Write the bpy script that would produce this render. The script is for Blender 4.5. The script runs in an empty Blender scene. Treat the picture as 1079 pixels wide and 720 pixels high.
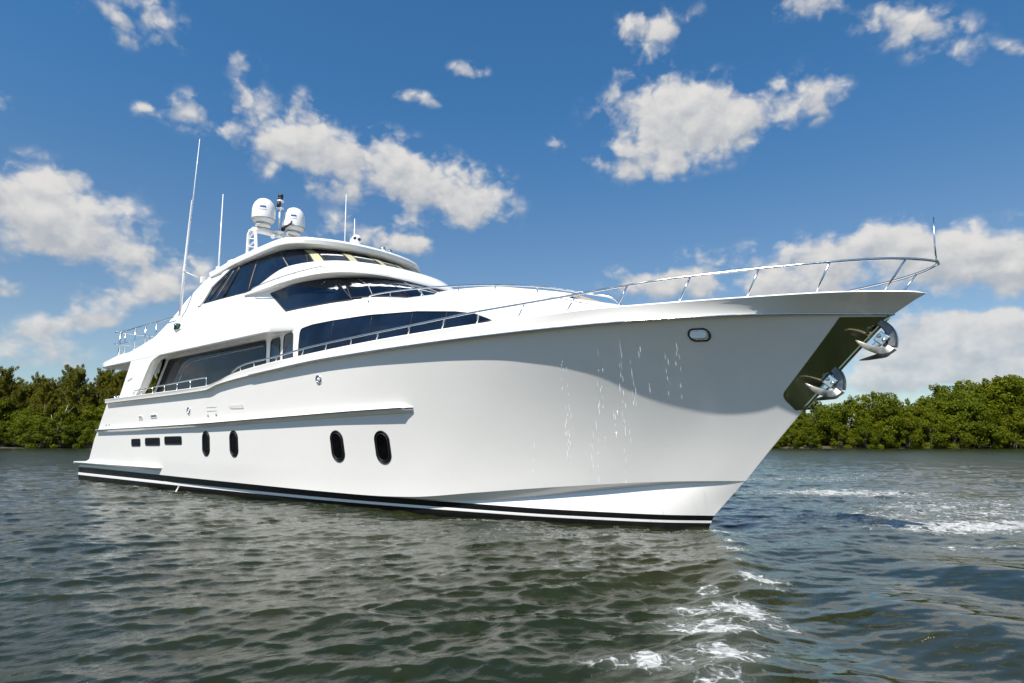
import bpy, bmesh, math, random
import numpy as np
from mathutils import Vector, Matrix
from mathutils.bvhtree import BVHTree
from mathutils.geometry import delaunay_2d_cdt

random.seed(7)
RNG = np.random.default_rng(11)
S = bpy.context.scene
COL = S.collection

# ------------------------------------------------------------------ camera, sky, sun, exposure
# Metres. The yacht's own frame is the world: x to the bow, y to port, z up, water at z = 0.
CAM = Vector((28.13, -10.59, 1.5))
RIGHT = Vector((0.765, 0.644, 0.0)).normalized()
AWAY = Vector((-RIGHT.y, RIGHT.x, 0.0))
PITCH = math.radians(9.004)
cam_d = bpy.data.cameras.new('camera')
cam = bpy.data.objects.new('camera', cam_d)
COL.objects.link(cam)
fwd = AWAY * math.cos(PITCH) + Vector((0, 0, 1)) * math.sin(PITCH)
up = RIGHT.cross(fwd)
m3 = Matrix((RIGHT, up, -fwd)).transposed()
cam.matrix_world = Matrix.Translation(CAM) @ m3.to_4x4()
cam_d.sensor_width = 36.0
cam_d.lens = 650.0 / 1079.0 * 36.0
cam_d.clip_start = 0.1
cam_d.clip_end = 12000.0
S.camera = cam

SUN_EL = math.radians(54.5)
SUN_AZ = math.atan2(0.13, -0.58)            # clockwise from +y
to_sun = Vector((math.sin(SUN_AZ) * math.cos(SUN_EL), math.cos(SUN_AZ) * math.cos(SUN_EL), math.sin(SUN_EL)))
sun_d = bpy.data.lights.new('sun', 'SUN')
sun_d.energy = 5.0
sun_d.angle = math.radians(0.53)
sun_d.color = (1.0, 0.935, 0.835)
sun = bpy.data.objects.new('sun', sun_d)
sun.rotation_euler = to_sun.to_track_quat('Z', 'Y').to_euler()
sun.location = to_sun * 200
COL.objects.link(sun)
SKY_STRENGTH = 0.10
S.view_settings.view_transform = 'Standard'
S.view_settings.look = 'None'
S.view_settings.gamma = 1.0
S.view_settings.exposure = 0.57
S.view_settings.use_curve_mapping = False
S.render.engine = 'CYCLES'


class NT:
    """small helper to write node trees"""
    def __init__(self, tree):
        self.t = tree; self.n = tree.nodes; self.l = tree.links

    def node(self, typ, **kw):
        n = self.n.new(typ)
        for k, v in kw.items():
            setattr(n, k, v)
        return n

    def link(self, a, b):
        self.l.new(a, b)

    def setin(self, sock, v):
        if isinstance(v, bpy.types.NodeSocket):
            self.l.new(v, sock)
        else:
            sock.default_value = v

    def math(self, op, a, b=0.0, c=0.0, clamp=False):
        n = self.n.new('ShaderNodeMath'); n.operation = op; n.use_clamp = clamp
        for s, v in zip(n.inputs, (a, b, c)):
            self.setin(s, v)
        return n.outputs[0]

    def vmath(self, op, a, b=None, scale=None):
        n = self.n.new('ShaderNodeVectorMath'); n.operation = op
        self.setin(n.inputs[0], a)
        if b is not None:
            self.setin(n.inputs[1], b)
        if scale is not None:
            self.setin(n.inputs['Scale'], scale)
        return n.outputs['Value'] if op in ('LENGTH', 'DOT_PRODUCT', 'DISTANCE') else n.outputs['Vector']

    def noise(self, vec, scale, detail=2.0, rough=0.5, dim='3D', lac=2.0, dist=0.0):
        n = self.n.new('ShaderNodeTexNoise'); n.noise_dimensions = dim
        if vec is not None:
            self.l.new(vec, n.inputs['Vector'])
        n.inputs['Scale'].default_value = scale
        n.inputs['Detail'].default_value = detail
        n.inputs['Roughness'].default_value = rough
        n.inputs['Lacunarity'].default_value = lac
        n.inputs['Distortion'].default_value = dist
        return n

    def smooth(self, v, lo, hi, a=0.0, b=1.0):
        n = self.n.new('ShaderNodeMapRange'); n.interpolation_type = 'SMOOTHSTEP'
        self.setin(n.inputs[0], v)
        self.setin(n.inputs[1], lo); self.setin(n.inputs[2], hi)
        self.setin(n.inputs[3], a); self.setin(n.inputs[4], b)
        return n.outputs[0]

    def mixc(self, f, a, b):
        n = self.n.new('ShaderNodeMix'); n.data_type = 'RGBA'
        self.setin(n.inputs[0], f); self.setin(n.inputs[6], a); self.setin(n.inputs[7], b)
        return n.outputs[2]


def build_world():
    w = bpy.data.worlds.new('World'); S.world = w; w.use_nodes = True
    t = NT(w.node_tree)
    for n in list(t.n):
        t.n.remove(n)
    out = t.node('ShaderNodeOutputWorld')
    sky = t.node('ShaderNodeTexSky', sky_type='NISHITA', sun_disc=False)
    sky.sun_elevation = SUN_EL
    sky.sun_rotation = SUN_AZ % (2 * math.pi)
    sky.altitude = 0.0; sky.air_density = 1.0; sky.dust_density = 0.25; sky.ozone_density = 3.0
    bg_sky = t.node('ShaderNodeBackground'); bg_sky.inputs[1].default_value = SKY_STRENGTH

    # direction of the ray -> (azimuth, elevation) in degrees, azimuth 0 along the quay of mangroves
    tc = t.node('ShaderNodeTexCoord')
    D = t.vmath('NORMALIZE', tc.outputs['Generated'])
    r = t.vmath('DOT_PRODUCT', D, tuple(RIGHT)); a = t.vmath('DOT_PRODUCT', D, tuple(AWAY))
    sep = t.node('ShaderNodeSeparateXYZ'); t.link(D, sep.inputs[0])
    az = t.math('MULTIPLY', t.math('ARCTAN2', r, a), 57.2958)
    el = t.math('MULTIPLY', t.math('ARCSINE', sep.outputs[2]), 57.2958)
    # clear, deep blue air: the sky texture graded by height above the horizon
    grade = t.mixc(t.smooth(el, 7.0, 33.0), (0.66, 0.69, 0.69, 1), (0.365, 0.74, 0.92, 1))
    t.link(t.vmath('MULTIPLY', sky.outputs[0], grade), bg_sky.inputs[0])
    P = t.node('ShaderNodeCombineXYZ'); t.link(az, P.inputs[0]); t.link(el, P.inputs[1])

    # clouds: (azimuth, elevation, half width, half height, tilt, strength), degrees
    CL = CLOUDS
    q = t
    Pv = P.outputs[0]
    wn = q.noise(Pv, 0.20, 2.0, 0.5, dim='2D')
    off = q.vmath('MULTIPLY', q.vmath('SUBTRACT', wn.outputs['Color'], (0.5, 0.5, 0.5)), (3.0, 2.0, 0.0))
    Pw = q.vmath('ADD', Pv, off)
    acc = 0.0; under = 0.0
    for (ca, ce, ra, re, rot, wt) in CL:
        c, s_ = math.cos(math.radians(rot)), math.sin(math.radians(rot))
        v = q.vmath('SUBTRACT', Pw, (ca, ce, 0.0))
        u = q.vmath('DOT_PRODUCT', v, (c / ra, s_ / ra, 0.0)); w_ = q.vmath('DOT_PRODUCT', v, (-s_ / re, c / re, 0.0))
        d = q.math('MULTIPLY_ADD', u, u, q.math('MULTIPLY', w_, w_))
        e = q.math('MULTIPLY', q.math('POWER', 0.4066, d), wt)
        acc = q.math('ADD', acc, e)
        under = q.math('MULTIPLY_ADD', e, w_, under)
    # unseen clouds added behind and above, for reflections and neutral fill light
    zc = q.math('MAXIMUM', q.math('ADD', sep.outputs[2], 0.12), 0.05)
    pl = q.node('ShaderNodeCombineXYZ')
    q.link(q.math('DIVIDE', sep.outputs[0], zc), pl.inputs[0]); q.link(q.math('DIVIDE', sep.outputs[1], zc), pl.inputs[1])
    ge = q.noise(pl.outputs[0], 1.3, 3.0, 0.5, dim='2D')
    away = q.math('MAXIMUM', q.smooth(q.math('ABSOLUTE', az), 47.0, 62.0), q.smooth(el, 60.0, 74.0))
    gen = q.math('MULTIPLY', q.smooth(ge.outputs['Fac'], 0.47, 0.70), away)
    acc = q.math('MULTIPLY_ADD', gen, 0.9, acc)

    def puffs(vec):
        st = q.vmath('MULTIPLY', vec, (0.86, 1.1, 1.0))
        f1 = q.noise(st, 0.32, 6.0, 0.52, dim='2D')
        jw = q.vmath('ADD', st, q.vmath('SCALE', q.noise(st, 0.7, 3.0, 0.5, dim='2D').outputs['Color'], scale=1.4))
        pv = q.node('ShaderNodeTexVoronoi', feature='SMOOTH_F1', voronoi_dimensions='2D'); q.link(jw, pv.inputs['Vector'])
        pv.inputs['Scale'].default_value = 0.34; pv.inputs['Smoothness'].default_value = 0.6
        pv.inputs['Detail'].default_value = 2.0; pv.inputs['Roughness'].default_value = 0.5; pv.inputs['Lacunarity'].default_value = 2.3
        return q.math('ADD', q.math('MULTIPLY', q.math('SUBTRACT', f1.outputs['Fac'], 0.5), 1.5), q.math('MULTIPLY', q.math('SUBTRACT', 0.50, pv.outputs['Distance']), 1.1))
    amt = q.smooth(acc, 0.03, 0.5)
    n0 = puffs(Pv)
    n1 = puffs(t.vmath('ADD', Pv, (-0.5, 0.9, 0.0)))
    d0 = q.math('MULTIPLY_ADD', n0, amt, acc)
    alpha = t.smooth(d0, 0.12, 1.08)
    # self shading: towards the sun, which stands high behind the viewer's left, and grey along the base
    top = t.math('DIVIDE', under, t.math('MAXIMUM', acc, 0.15))
    lit = t.math('ADD', t.math('MULTIPLY', t.math('SUBTRACT', n0, n1), 0.45), t.math('MULTIPLY', top, 0.42))
    lit = t.smooth(lit, -0.60, 0.50)
    ccol = t.mixc(lit, (0.30, 0.32, 0.35, 1), (0.515, 0.505, 0.49, 1))
    bg_c = t.node('ShaderNodeBackground'); bg_c.inputs[1].default_value = 1.0
    t.link(ccol, bg_c.inputs[0])
    # thin haze of the horizon lies over the far clouds
    hz = t.smooth(el, 0.0, 14.0, 0.72, 0.97)
    mix = t.node('ShaderNodeMixShader')
    t.link(t.math('MULTIPLY', alpha, hz), mix.inputs[0])
    t.link(bg_sky.outputs[0], mix.inputs[1]); t.link(bg_c.outputs[0], mix.inputs[2])
    t.link(mix.outputs[0], out.inputs[0])
    w.cycles.sampling_method = 'MANUAL'
    w.cycles.sample_map_resolution = 512


CLOUDS = [(-33.5, 31.7, 3.3, 1.6, 4.0, 1.1), (-29.0, 26.1, 1.8, 1.4, -13.0, 1.16), (-32.5, 25.7, 1.9, 0.6, 4.0, 0.87), (-25.3, 30.5, 1.4, 0.7, -3.0, 0.72),
          (-24.3, 27.9, 1.9, 1.5, -30.0, 0.8), (-19.6, 28.4, 1.4, 1.1, -32.0, 0.72), (-41.8, 23.3, 0.7, 0.8, 18.0, 0.87), (-17.2, 24.5, 7.0, 2.4, -1.0, 1.4),
          (-8.3, 23.0, 5.7, 2.2, -15.0, 1.34), (-2.7, 22.1, 3.0, 2.1, 1.0, 1.1), (-21.5, 25.3, 3.2, 1.4, 9.0, 1.01), (-9.9, 30.3, 3.1, 0.6, 4.0, 0.87),
          (-4.7, 32.5, 2.1, 0.7, 2.0, 0.87), (14.5, 35.2, 3.5, 1.3, -2.0, 0.95), (12.8, 32.8, 2.6, 1.4, -6.0, 0.87), (14.9, 29.0, 5.8, 1.9, -2.0, 1.15),
          (20.9, 28.2, 5.4, 1.9, -4.0, 1.15), (13.8, 25.1, 3.9, 2.2, -5.0, 1.23), (17.4, 26.6, 5.4, 2.1, -7.0, 1.12), (6.1, 26.0, 2.9, 0.8, -33.0, 0.87),
          (28.7, 27.9, 1.7, 1.5, -13.0, 0.9), (36.1, 30.2, 4.5, 1.7, -32.0, 1.15), (27.9, 34.2, 4.0, 1.0, -14.0, 0.9), (41.8, 26.9, 1.0, 0.6, -20.0, 0.87),
          (-37.6, 16.0, 5.5, 3.1, 1.0, 1.2), (-39.7, 16.9, 3.5, 2.7, 13.0, 1.0), (-31.8, 14.8, 3.4, 1.6, -1.0, 0.95), (-37.1, 19.6, 1.3, 0.8, 13.0, 0.8),
          (-32.2, 11.8, 3.1, 1.2, 7.0, 1.01), (-27.9, 12.7, 2.3, 1.2, 6.0, 0.68), (-34.5, 9.1, 3.0, 1.0, 14.0, 1.28), (-37.8, 6.3, 3.5, 1.1, 5.0, 1.15),
          (-39.9, 11.0, 1.2, 0.6, 9.0, 0.81), (-39.0, 7.7, 2.4, 0.8, 6.0, 0.81), (-13.9, 18.3, 5.5, 1.6, 1.0, 0.95), (-9.9, 17.3, 2.4, 0.9, 3.0, 1.01),
          (12.5, 14.1, 3.8, 1.3, -3.0, 1.08), (17.7, 15.1, 3.5, 1.4, 5.0, 0.95), (25.9, 15.3, 3.3, 1.5, -7.0, 1.1), (31.2, 14.7, 4.2, 1.9, -9.0, 1.1),
          (36.3, 13.9, 3.9, 2.0, -10.0, 1.62), (39.9, 13.0, 2.3, 1.7, -10.0, 1.49), (22.4, 13.2, 4.2, 1.2, -5.0, 1.08), (29.0, 12.5, 3.8, 1.0, -7.0, 1.08),
          (35.8, 8.8, 3.5, 1.5, -6.0, 1.35), (39.2, 8.7, 2.9, 1.1, -7.0, 1.22), (37.9, 6.6, 5.4, 1.6, -5.0, 1.49), (33.1, 6.4, 4.0, 1.5, -4.0, 1.08),
          (31.0, 4.3, 4.2, 1.0, -3.0, 1.15), (36.0, 4.6, 5.0, 1.0, -3.0, 1.08), (15.9, 13.8, 2.7, 0.8, -4.0, 0.81)]
build_world()

# ------------------------------------------------------------------ helpers
def tag(o, label=None, cat=None, group=None, kind=None):
    if label: o['label'] = label
    if cat: o['category'] = cat
    if group: o['group'] = group
    if kind: o['kind'] = kind
    return o


def empty(name, loc=(0, 0, 0)):
    o = bpy.data.objects.new(name, None); COL.objects.link(o); o.location = loc
    o.empty_display_size = 0.2
    return o


class MB:
    """collects shapes and links them as one mesh object"""
    def __init__(self):
        self.v = []; self.f = []; self.mi = []; self.sm = []

    def add(self, vs, fs, mi=0, smooth=True):
        b = len(self.v)
        self.v.extend([tuple(p) for p in vs])
        for i, f in enumerate(fs):
            self.f.append(tuple(b + k for k in f))
            self.mi.append(mi[i] if isinstance(mi, (list, tuple)) else mi)
            self.sm.append(smooth)
        return self

    def loft(self, rings, closed=False, cap0=False, cap1=False, mi=0, smooth=True, flip=False):
        n = len(rings[0]); vs = [p for r in rings for p in r]; fs = []; ms = []
        m = n if closed else n - 1
        for i in range(len(rings) - 1):
            for j in range(m):
                a = i * n + j; b = i * n + (j + 1) % n
                q = (a, b, b + n, a + n)
                fs.append(q[::-1] if flip else q)
                ms.append(mi[i] if isinstance(mi, (list, tuple)) else mi)
        c0 = tuple(range(n)); c1 = tuple(range((len(rings) - 1) * n, len(rings) * n))
        last = ms[-1] if ms else 0
        self.add(vs, fs, ms, smooth)
        b = len(self.v) - len(vs)
        if cap0:
            self.f.append(tuple(b + k for k in (c0 if flip else c0[::-1]))); self.mi.append(ms[0]); self.sm.append(False)
        if cap1:
            self.f.append(tuple(b + k for k in (c1[::-1] if flip else c1))); self.mi.append(last); self.sm.append(False)
        return self

    def tube(self, pts, r, n=8, cap=True, mi=0, closed=False):
        P = [Vector(p) for p in pts]; N = len(P)
        rad = r if isinstance(r, (list, tuple)) else [r] * N
        rings = []; prev = None
        for i in range(N):
            if closed:
                t = P[(i + 1) % N] - P[i - 1]
            else:
                t = P[min(i + 1, N - 1)] - P[max(i - 1, 0)]
            t.normalize()
            if prev is None:
                ref = Vector((0, 0, 1)) if abs(t.z) < 0.9 else Vector((1, 0, 0))
                u = t.cross(ref).normalized()
            else:
                u = (prev - t * prev.dot(t)).normalized()
            prev = u; w = t.cross(u)
            rings.append([P[i] + (u * math.cos(2 * math.pi * k / n) + w * math.sin(2 * math.pi * k / n)) * rad[i] for k in range(n)])
        if closed:
            rings.append(rings[0])
        self.loft(rings, True, cap and not closed, cap and not closed, mi)
        return self

    def box(self, c, s, mi=0, bev=0.0, rot=None):
        bm = bmesh.new(); bmesh.ops.create_cube(bm, size=1.0)
        for v in bm.verts:
            v.co = Vector((v.co.x * s[0], v.co.y * s[1], v.co.z * s[2]))
        if bev:
            bmesh.ops.bevel(bm, geom=bm.edges[:], offset=bev, segments=2, affect='EDGES', profile=0.6)
        R = rot if rot is not None else Matrix.Identity(3)
        bm.verts.index_update()
        self.add([R @ v.co + Vector(c) for v in bm.verts], [[v.index for v in f.verts] for f in bm.faces], mi, False)
        bm.free(); return self

    def lathe(self, prof, c, n=20, mi=0, axis=None):
        rings = []
        M = Matrix.Identity(3) if axis is None else Vector((0, 0, 1)).rotation_difference(Vector(axis)).to_matrix()
        for (r, z) in prof:
            rings.append([Vector(c) + M @ Vector((max(r, 1e-4) * math.cos(2 * math.pi * k / n), max(r, 1e-4) * math.sin(2 * math.pi * k / n), z)) for k in range(n)])
        self.loft(rings, True, True, True, mi)
        return self

    def build(self, name, mats, parent=None, auto=None):
        me = bpy.data.meshes.new(name)
        me.from_pydata([tuple(v) for v in self.v], [], self.f)
        for m in (mats if isinstance(mats, (list, tuple)) else [mats]):
            me.materials.append(m)
        me.polygons.foreach_set('material_index', self.mi)
        me.polygons.foreach_set('use_smooth', self.sm)
        me.update()
        if auto:
            me.set_sharp_from_angle(angle=math.radians(auto))
        o = bpy.data.objects.new(name, me); COL.objects.link(o)
        if parent: o.parent = parent
        return o

    def bvh(self):
        return BVHTree.FromPolygons([Vector(p) for p in self.v], [f for f in self.f])


def principled(name, col, rough=0.5, metal=0.0, coat=0.0, spec=0.5, ior=1.5):
    m = bpy.data.materials.new(name); m.use_nodes = True
    b = m.node_tree.nodes['Principled BSDF']
    b.inputs['Base Color'].default_value = (*col, 1)
    b.inputs['Roughness'].default_value = rough
    b.inputs['Metallic'].default_value = metal
    b.inputs['Coat Weight'].default_value = coat
    b.inputs['Coat Roughness'].default_value = 0.04
    b.inputs['Specular IOR Level'].default_value = spec
    b.inputs['IOR'].default_value = ior
    return m, b, NT(m.node_tree)


def paint(name, col, rough=0.25, coat=0.3, var=0.05, bump=0.0):
    """gloss paint with faint wear in tone and gloss"""
    m, b, t = principled(name, col, rough, 0, coat)
    tc = t.node('ShaderNodeTexCoord')
    st = t.vmath('MULTIPLY', tc.outputs['Object'], (0.5, 0.5, 1.6))
    n1 = t.noise(st, 0.9, 5, 0.6)
    n2 = t.noise(tc.outputs['Object'], 7.0, 4, 0.6)
    f = t.math('ADD', t.math('MULTIPLY', n1.outputs['Fac'], 0.7), t.math('MULTIPLY', n2.outputs['Fac'], 0.3))
    lo = tuple(c * (1 - var) for c in col); hi = tuple(min(1, c * (1 + var)) for c in col)
    t.link(t.mixc(t.smooth(f, 0.3, 0.7), (*lo, 1), (*hi, 1)), b.inputs['Base Color'])
    t.link(t.smooth(n2.outputs['Fac'], 0.3, 0.75, rough * 0.8, rough * 1.3), b.inputs['Roughness'])
    # long low fairing waves of laid up glass fibre
    bp = t.node('ShaderNodeBump'); bp.inputs['Strength'].default_value = 0.15; bp.inputs['Distance'].default_value = 0.012
    t.link(t.noise(tc.outputs['Object'], 0.8, 2, 0.5).outputs['Fac'], bp.inputs['Height'])
    t.link(bp.outputs[0], b.inputs['Normal'])
    return m


def metal(name, col, rough):
    m, b, t = principled(name, col, rough, 1.0)
    tc = t.node('ShaderNodeTexCoord')
    n = t.noise(tc.outputs['Object'], 5.0, 4, 0.6)
    t.link(t.smooth(n.outputs['Fac'], 0.3, 0.7, rough * 0.6, rough * 1.6), b.inputs['Roughness'])
    return m


def glass(name, col, rough=0.02, spec=0.5, tint=(1, 1, 1)):
    m, b, t = principled(name, col, rough, 0, 0.0, spec)
    b.inputs['Specular Tint'].default_value = (*tint, 1)
    tc = t.node('ShaderNodeTexCoord')
    n = t.noise(tc.outputs['Object'], 0.7, 2, 0.5)
    bp = t.node('ShaderNodeBump'); bp.inputs['Strength'].default_value = 0.12; bp.inputs['Distance'].default_value = 0.01
    t.link(n.outputs['Fac'], bp.inputs['Height']); t.link(bp.outputs[0], b.inputs['Normal'])
    n2 = t.noise(tc.outputs['Object'], 1.1, 3, 0.5)
    dk = tuple(c * 0.6 for c in col); lt = tuple(c * 1.5 for c in col)
    t.link(t.mixc(t.smooth(n2.outputs['Fac'], 0.35, 0.65), (*dk, 1), (*lt, 1)), b.inputs['Base Color'])
    return m


M = {}
M['white'] = paint('white_gelcoat', (0.80, 0.80, 0.79), 0.22, 0.35, 0.02)
M['hull'] = paint('hull_gelcoat', (0.80, 0.79, 0.775), 0.16, 0.5, 0.015)
M['bottom'] = paint('antifouling_paint', (0.010, 0.010, 0.010), 0.55, 0.0, 0.3)
M['black'] = paint('black_boot_paint', (0.005, 0.005, 0.006), 0.35, 0.0, 0.05)
for k_ in ('black', 'bottom'):
    M[k_].node_tree.nodes['Principled BSDF'].inputs['Specular IOR Level'].default_value = .15
M['chrome'] = metal('chrome', (0.92, 0.92, 0.93), 0.12)
M['deck'] = paint('deck_nonskid', (0.62, 0.62, 0.60), 0.6, 0.0, 0.04)
M['teak'] = paint('teak_deck', (0.33, 0.2, 0.1), 0.6, 0.0, 0.2)
M['steel'] = metal('polished_steel', (0.72, 0.72, 0.73), 0.16)
M['mirror'] = metal('mirror_steel', (0.52, 0.48, 0.31), 0.07)
M['cast'] = metal('galvanised_cast_steel', (0.42, 0.41, 0.38), 0.48)
M['darksteel'] = metal('dull_dark_steel', (0.16, 0.165, 0.17), 0.35)
M['glass'] = glass('tinted_glass', (0.005, 0.010, 0.020), tint=(.30, .52, .85))
M['saloon'] = glass('dimmed_saloon_glass', (0.006, 0.008, 0.012), tint=(.14, .24, .42))  # darker copy of the glass, its tint dims the reflected sky
M['port'] = glass('black_port_glass', (0.002, 0.002, 0.003), spec=.10)
M['gasket'] = principled('black_rubber', (0.012, 0.012, 0.013), 0.55)[0]
M['cream'] = paint('cream_pillar_trim', (0.40, 0.40, 0.25), 0.5, 0.0, 0.05)
M['cushion'] = paint('cream_cushion', (0.70, 0.60, 0.42), 0.8, 0.0, 0.05)
M['greyplastic'] = paint('grey_plastic', (0.28, 0.29, 0.30), 0.45, 0.0, 0.05)
M['green'] = principled('green_lens', (0.0, 0.10, 0.06), 0.12)[0]
M['bluelet'] = principled('blue_lettering', (0.03, 0.10, 0.30), 0.4)[0]
M['lens'] = principled('clear_lens', (0.75, 0.76, 0.78), 0.08, 0.0, 0.5)[0]


# ------------------------------------------------------------------ curves of the yacht
def interp(tab):
    xs = [a for a, _ in tab]; ys = [b for _, b in tab]
    # monotone cubic
    n = len(xs); h = [xs[i + 1] - xs[i] for i in range(n - 1)]; d = [(ys[i + 1] - ys[i]) / h[i] for i in range(n - 1)]
    m = [d[0]] + [0 if d[i - 1] * d[i] <= 0 else (h[i - 1] + h[i]) * 3 / ((2 * h[i] + h[i - 1]) / d[i - 1] + (h[i] + 2 * h[i - 1]) / d[i]) for i in range(1, n - 1)] + [d[-1]]

    def f(x):
        if x <= xs[0]: return ys[0]
        if x >= xs[-1]: return ys[-1]
        i = max(k for k in range(n - 1) if xs[k] <= x)
        t = (x - xs[i]) / h[i]
        return ((1 + 2 * t) * (1 - t) ** 2 * ys[i] + t * (1 - t) ** 2 * h[i] * m[i] + t * t * (3 - 2 * t) * ys[i + 1] + t * t * (t - 1) * h[i] * m[i + 1])
    return f


def power(bm, x0, xe, p, q):
    def f(x):
        t = min(max((x - x0) / (xe - x0), 0), 1)
        return bm * max(0.0, 1 - t ** p) ** q
    return f


def sstep(a, b, x):
    t = min(max((x - a) / (b - a), 0), 1)
    return t * t * (3 - 2 * t)


b_sheer = interp([(0, 3.2), (9, 3.2), (11, 3.18), (14.1, 3.12), (15.26, 3.06), (16.66, 2.98), (18.18, 2.88), (19.41, 2.75), (20.48, 2.61), (21.39, 2.47), (22.32, 2.30), (23.19, 2.06), (24.15, 1.74), (24.68, 1.54), (25.18, 1.34), (25.89, 1.03), (26.33, .77), (26.75, .43), (26.95, .25), (27.11, 0)])
b_knuckle = interp([(0, 3.17), (9, 3.17), (11.6, 3.155), (14.8, 3.07), (16.3, 2.985), (18.07, 2.865), (19.8, 2.675), (20.84, 2.535), (21.6, 2.41), (23.2, 2.03), (24.14, 1.67), (24.89, 1.31), (25.78, .72), (26.22, .38), (26.49, .16), (26.68, 0)])
b_inner = power(3.2, 9, 27.11, 2.4, .85)      # line the raised fore deck keeps inside the bulwark
b_water = interp([(0, 2.85), (8, 2.6), (12, 2.42), (15, 2.2), (18.4, 1.72), (20.77, 1.25), (22.3, .76), (23.04, .42), (23.65, 0)])
b_chine = interp([(0, 2.9), (8, 2.78), (12, 2.62), (15, 2.42), (17.75, 2.05), (19.4, 1.75), (20.6, 1.46), (21.7, 1.12), (23.04, .58), (23.8, .25), (24.32, 0)])
b_chin_in = interp([(0, 2.89), (8, 2.77), (12, 2.6), (15, 2.36), (17.75, 1.96), (19.4, 1.60), (20.6, 1.28), (21.7, .94), (23.04, .46), (23.8, .19), (24.31, 0)])
z_sheer = interp([(3.2, 2.88), (7, 2.90), (11, 2.93), (11.5, 2.99), (12.5, 3.17), (14, 3.30), (15.2, 3.37), (16.5, 3.44), (18, 3.50), (20, 3.56), (22, 3.60), (23, 3.62), (27.11, 3.62)])
z_knuckle = interp([(3.2, 2.76), (11, 2.83), (11.6, 2.94), (14.7, 3.16), (16.1, 3.24), (17.9, 3.29), (19.5, 3.325), (21.3, 3.35), (23, 3.365), (24.7, 3.37), (26.68, 3.35)])
z_boot = interp([(-.2, .46), (5.8, .41), (11.7, .35), (15.6, .30), (17.9, .27), (19.5, .255), (20.8, .235), (22.3, .22), (23.0, .21), (23.75, .205)])
z_chine = interp([(0, .50), (11.7, .385), (15.6, .33), (17.2, .31), (18.1, .33), (19.7, .48), (20.9, .60), (21.9, .69), (23.1, .775), (23.84, .80), (24.32, .81)])
z_chin_in = interp([(0, .49), (11.7, .375), (15.6, .32), (17.2, .295), (18.0, .285), (19.57, .315), (20.74, .42), (21.8, .56), (23.08, .715), (23.8, .79), (24.31, .81)])


def stern_x(z):          # the transom leans forward as it rises
    return float(np.interp(z, [-1, .60, .67, 1.53, 1.84, 2.04, 2.9, 4], [.05, .05, 1.20, 1.82, 2.2, 2.36, 3.2, 3.6]))


NU = 150
US = [1 - (1 - i / NU) ** 1.35 for i in range(NU + 1)]


def line(bf, zf, xe, xa=None):
    pts = []
    x0 = xa if xa is not None else 0.05
    for u in US:
        x = x0 + u * (xe - x0)
        pts.append(Vector((x, -bf(x), zf(x))))
    pts[-1].y = 0.0
    return pts


def hull_rows():
    rows = []
    keel = line(lambda x: b_water(x) * .75, lambda x: -.7, 23.3, .05); rows.append(keel)
    wl = line(b_water, lambda x: 0.0, 23.65, .05); rows.append(wl)
    bb = lambda x: b_water(min(x, 23.65)) + .03 * sstep(23.7, 21, x)
    for fr in (.37, .57, 1.0):
        xe = 23.65 + .1 * fr
        f = lambda x, xe=xe: b_water(23.65 * x / xe) + .03 * sstep(23.7, 21, x)
        rows.append(line(f, lambda x, fr=fr: z_boot(x) * fr, xe, .05))
    ci = line(b_chin_in, z_chin_in, 24.31, .05); rows.append(ci)
    co = line(b_chine, z_chine, 24.32, .05); rows.append(co)
    # topsides, plumb aft and flared at the bow, from the chine to just under the knuckle
    rec = lambda x: .11 - .09 * sstep(24.5, 26.6, x)
    kn = line(lambda x: b_knuckle(x) - rec(x), lambda x: z_knuckle(x), 26.64, 3.15)
    K = 16
    for k in range(1, K + 1):
        t = k / K; row = []
        for i, u in enumerate(US):
            a, b = co[i], kn[i]
            e = 1.0 + 1.15 * sstep(.45, .95, u)
            z = a.z + (b.z - a.z) * t
            x = a.x + (b.x - a.x) * (t - .10 * t * (1 - t) * sstep(.6, 1, u))
            # transom
            xs = stern_x(z)
            x = x + (xs - (co[0].x + (kn[0].x - co[0].x) * t)) * (1 - u) ** 3
            y = a.y + (b.y - a.y) * (t ** e)
            row.append(Vector((x, y, z)))
        rows.append(row)
    return rows


def mirror(pts):
    return [Vector((p.x, -p.y, p.z)) for p in pts]


def both(rows):
    """starboard row aft..bow followed by the port one bow..aft"""
    return [r + mirror(r[:-1])[::-1] for r in rows]


yacht = empty('motor_yacht', (13.0, 0.0, 0.0))
tag(yacht, 'large white three-deck motor yacht with dark windows, gliding across the water', 'yacht')
YOFF = Vector((13.0, 0, 0))


def part(mb, name, mats, parent=None, auto=None, label=None, kind=None):
    """links a part of the yacht; everything is modelled in the yacht frame, so undo the parents' offset"""
    p = parent if parent is not None else yacht
    o = mb.build(name, mats, p, auto)
    o.matrix_parent_inverse = Matrix.Translation(-YOFF)
    if p is not yacht:
        o.matrix_parent_inverse = Matrix.Identity(4)
    if label: o['label'] = label
    if kind: o['kind'] = kind
    return o


ROWS = hull_rows()
H = MB()
mats_rows = [2, 2, 3, 1, 0, 0] + [0] * 16
for r0, r1 in ((0, 5), (5, 6), (6, len(ROWS) - 1)):       # hard edges where the spray chine breaks
    H.loft(both(ROWS[r0:r1 + 1]), False, False, False, mats_rows[r0:r1])
# transom
tr = [[r[0], Vector((r[0].x, 0, r[0].z)), Vector((r[0].x, -r[0].y, r[0].z))] for r in ROWS]
H.loft(tr, False, mi=mats_rows, smooth=False, flip=True)
HULLBVH = H.bvh()
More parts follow.
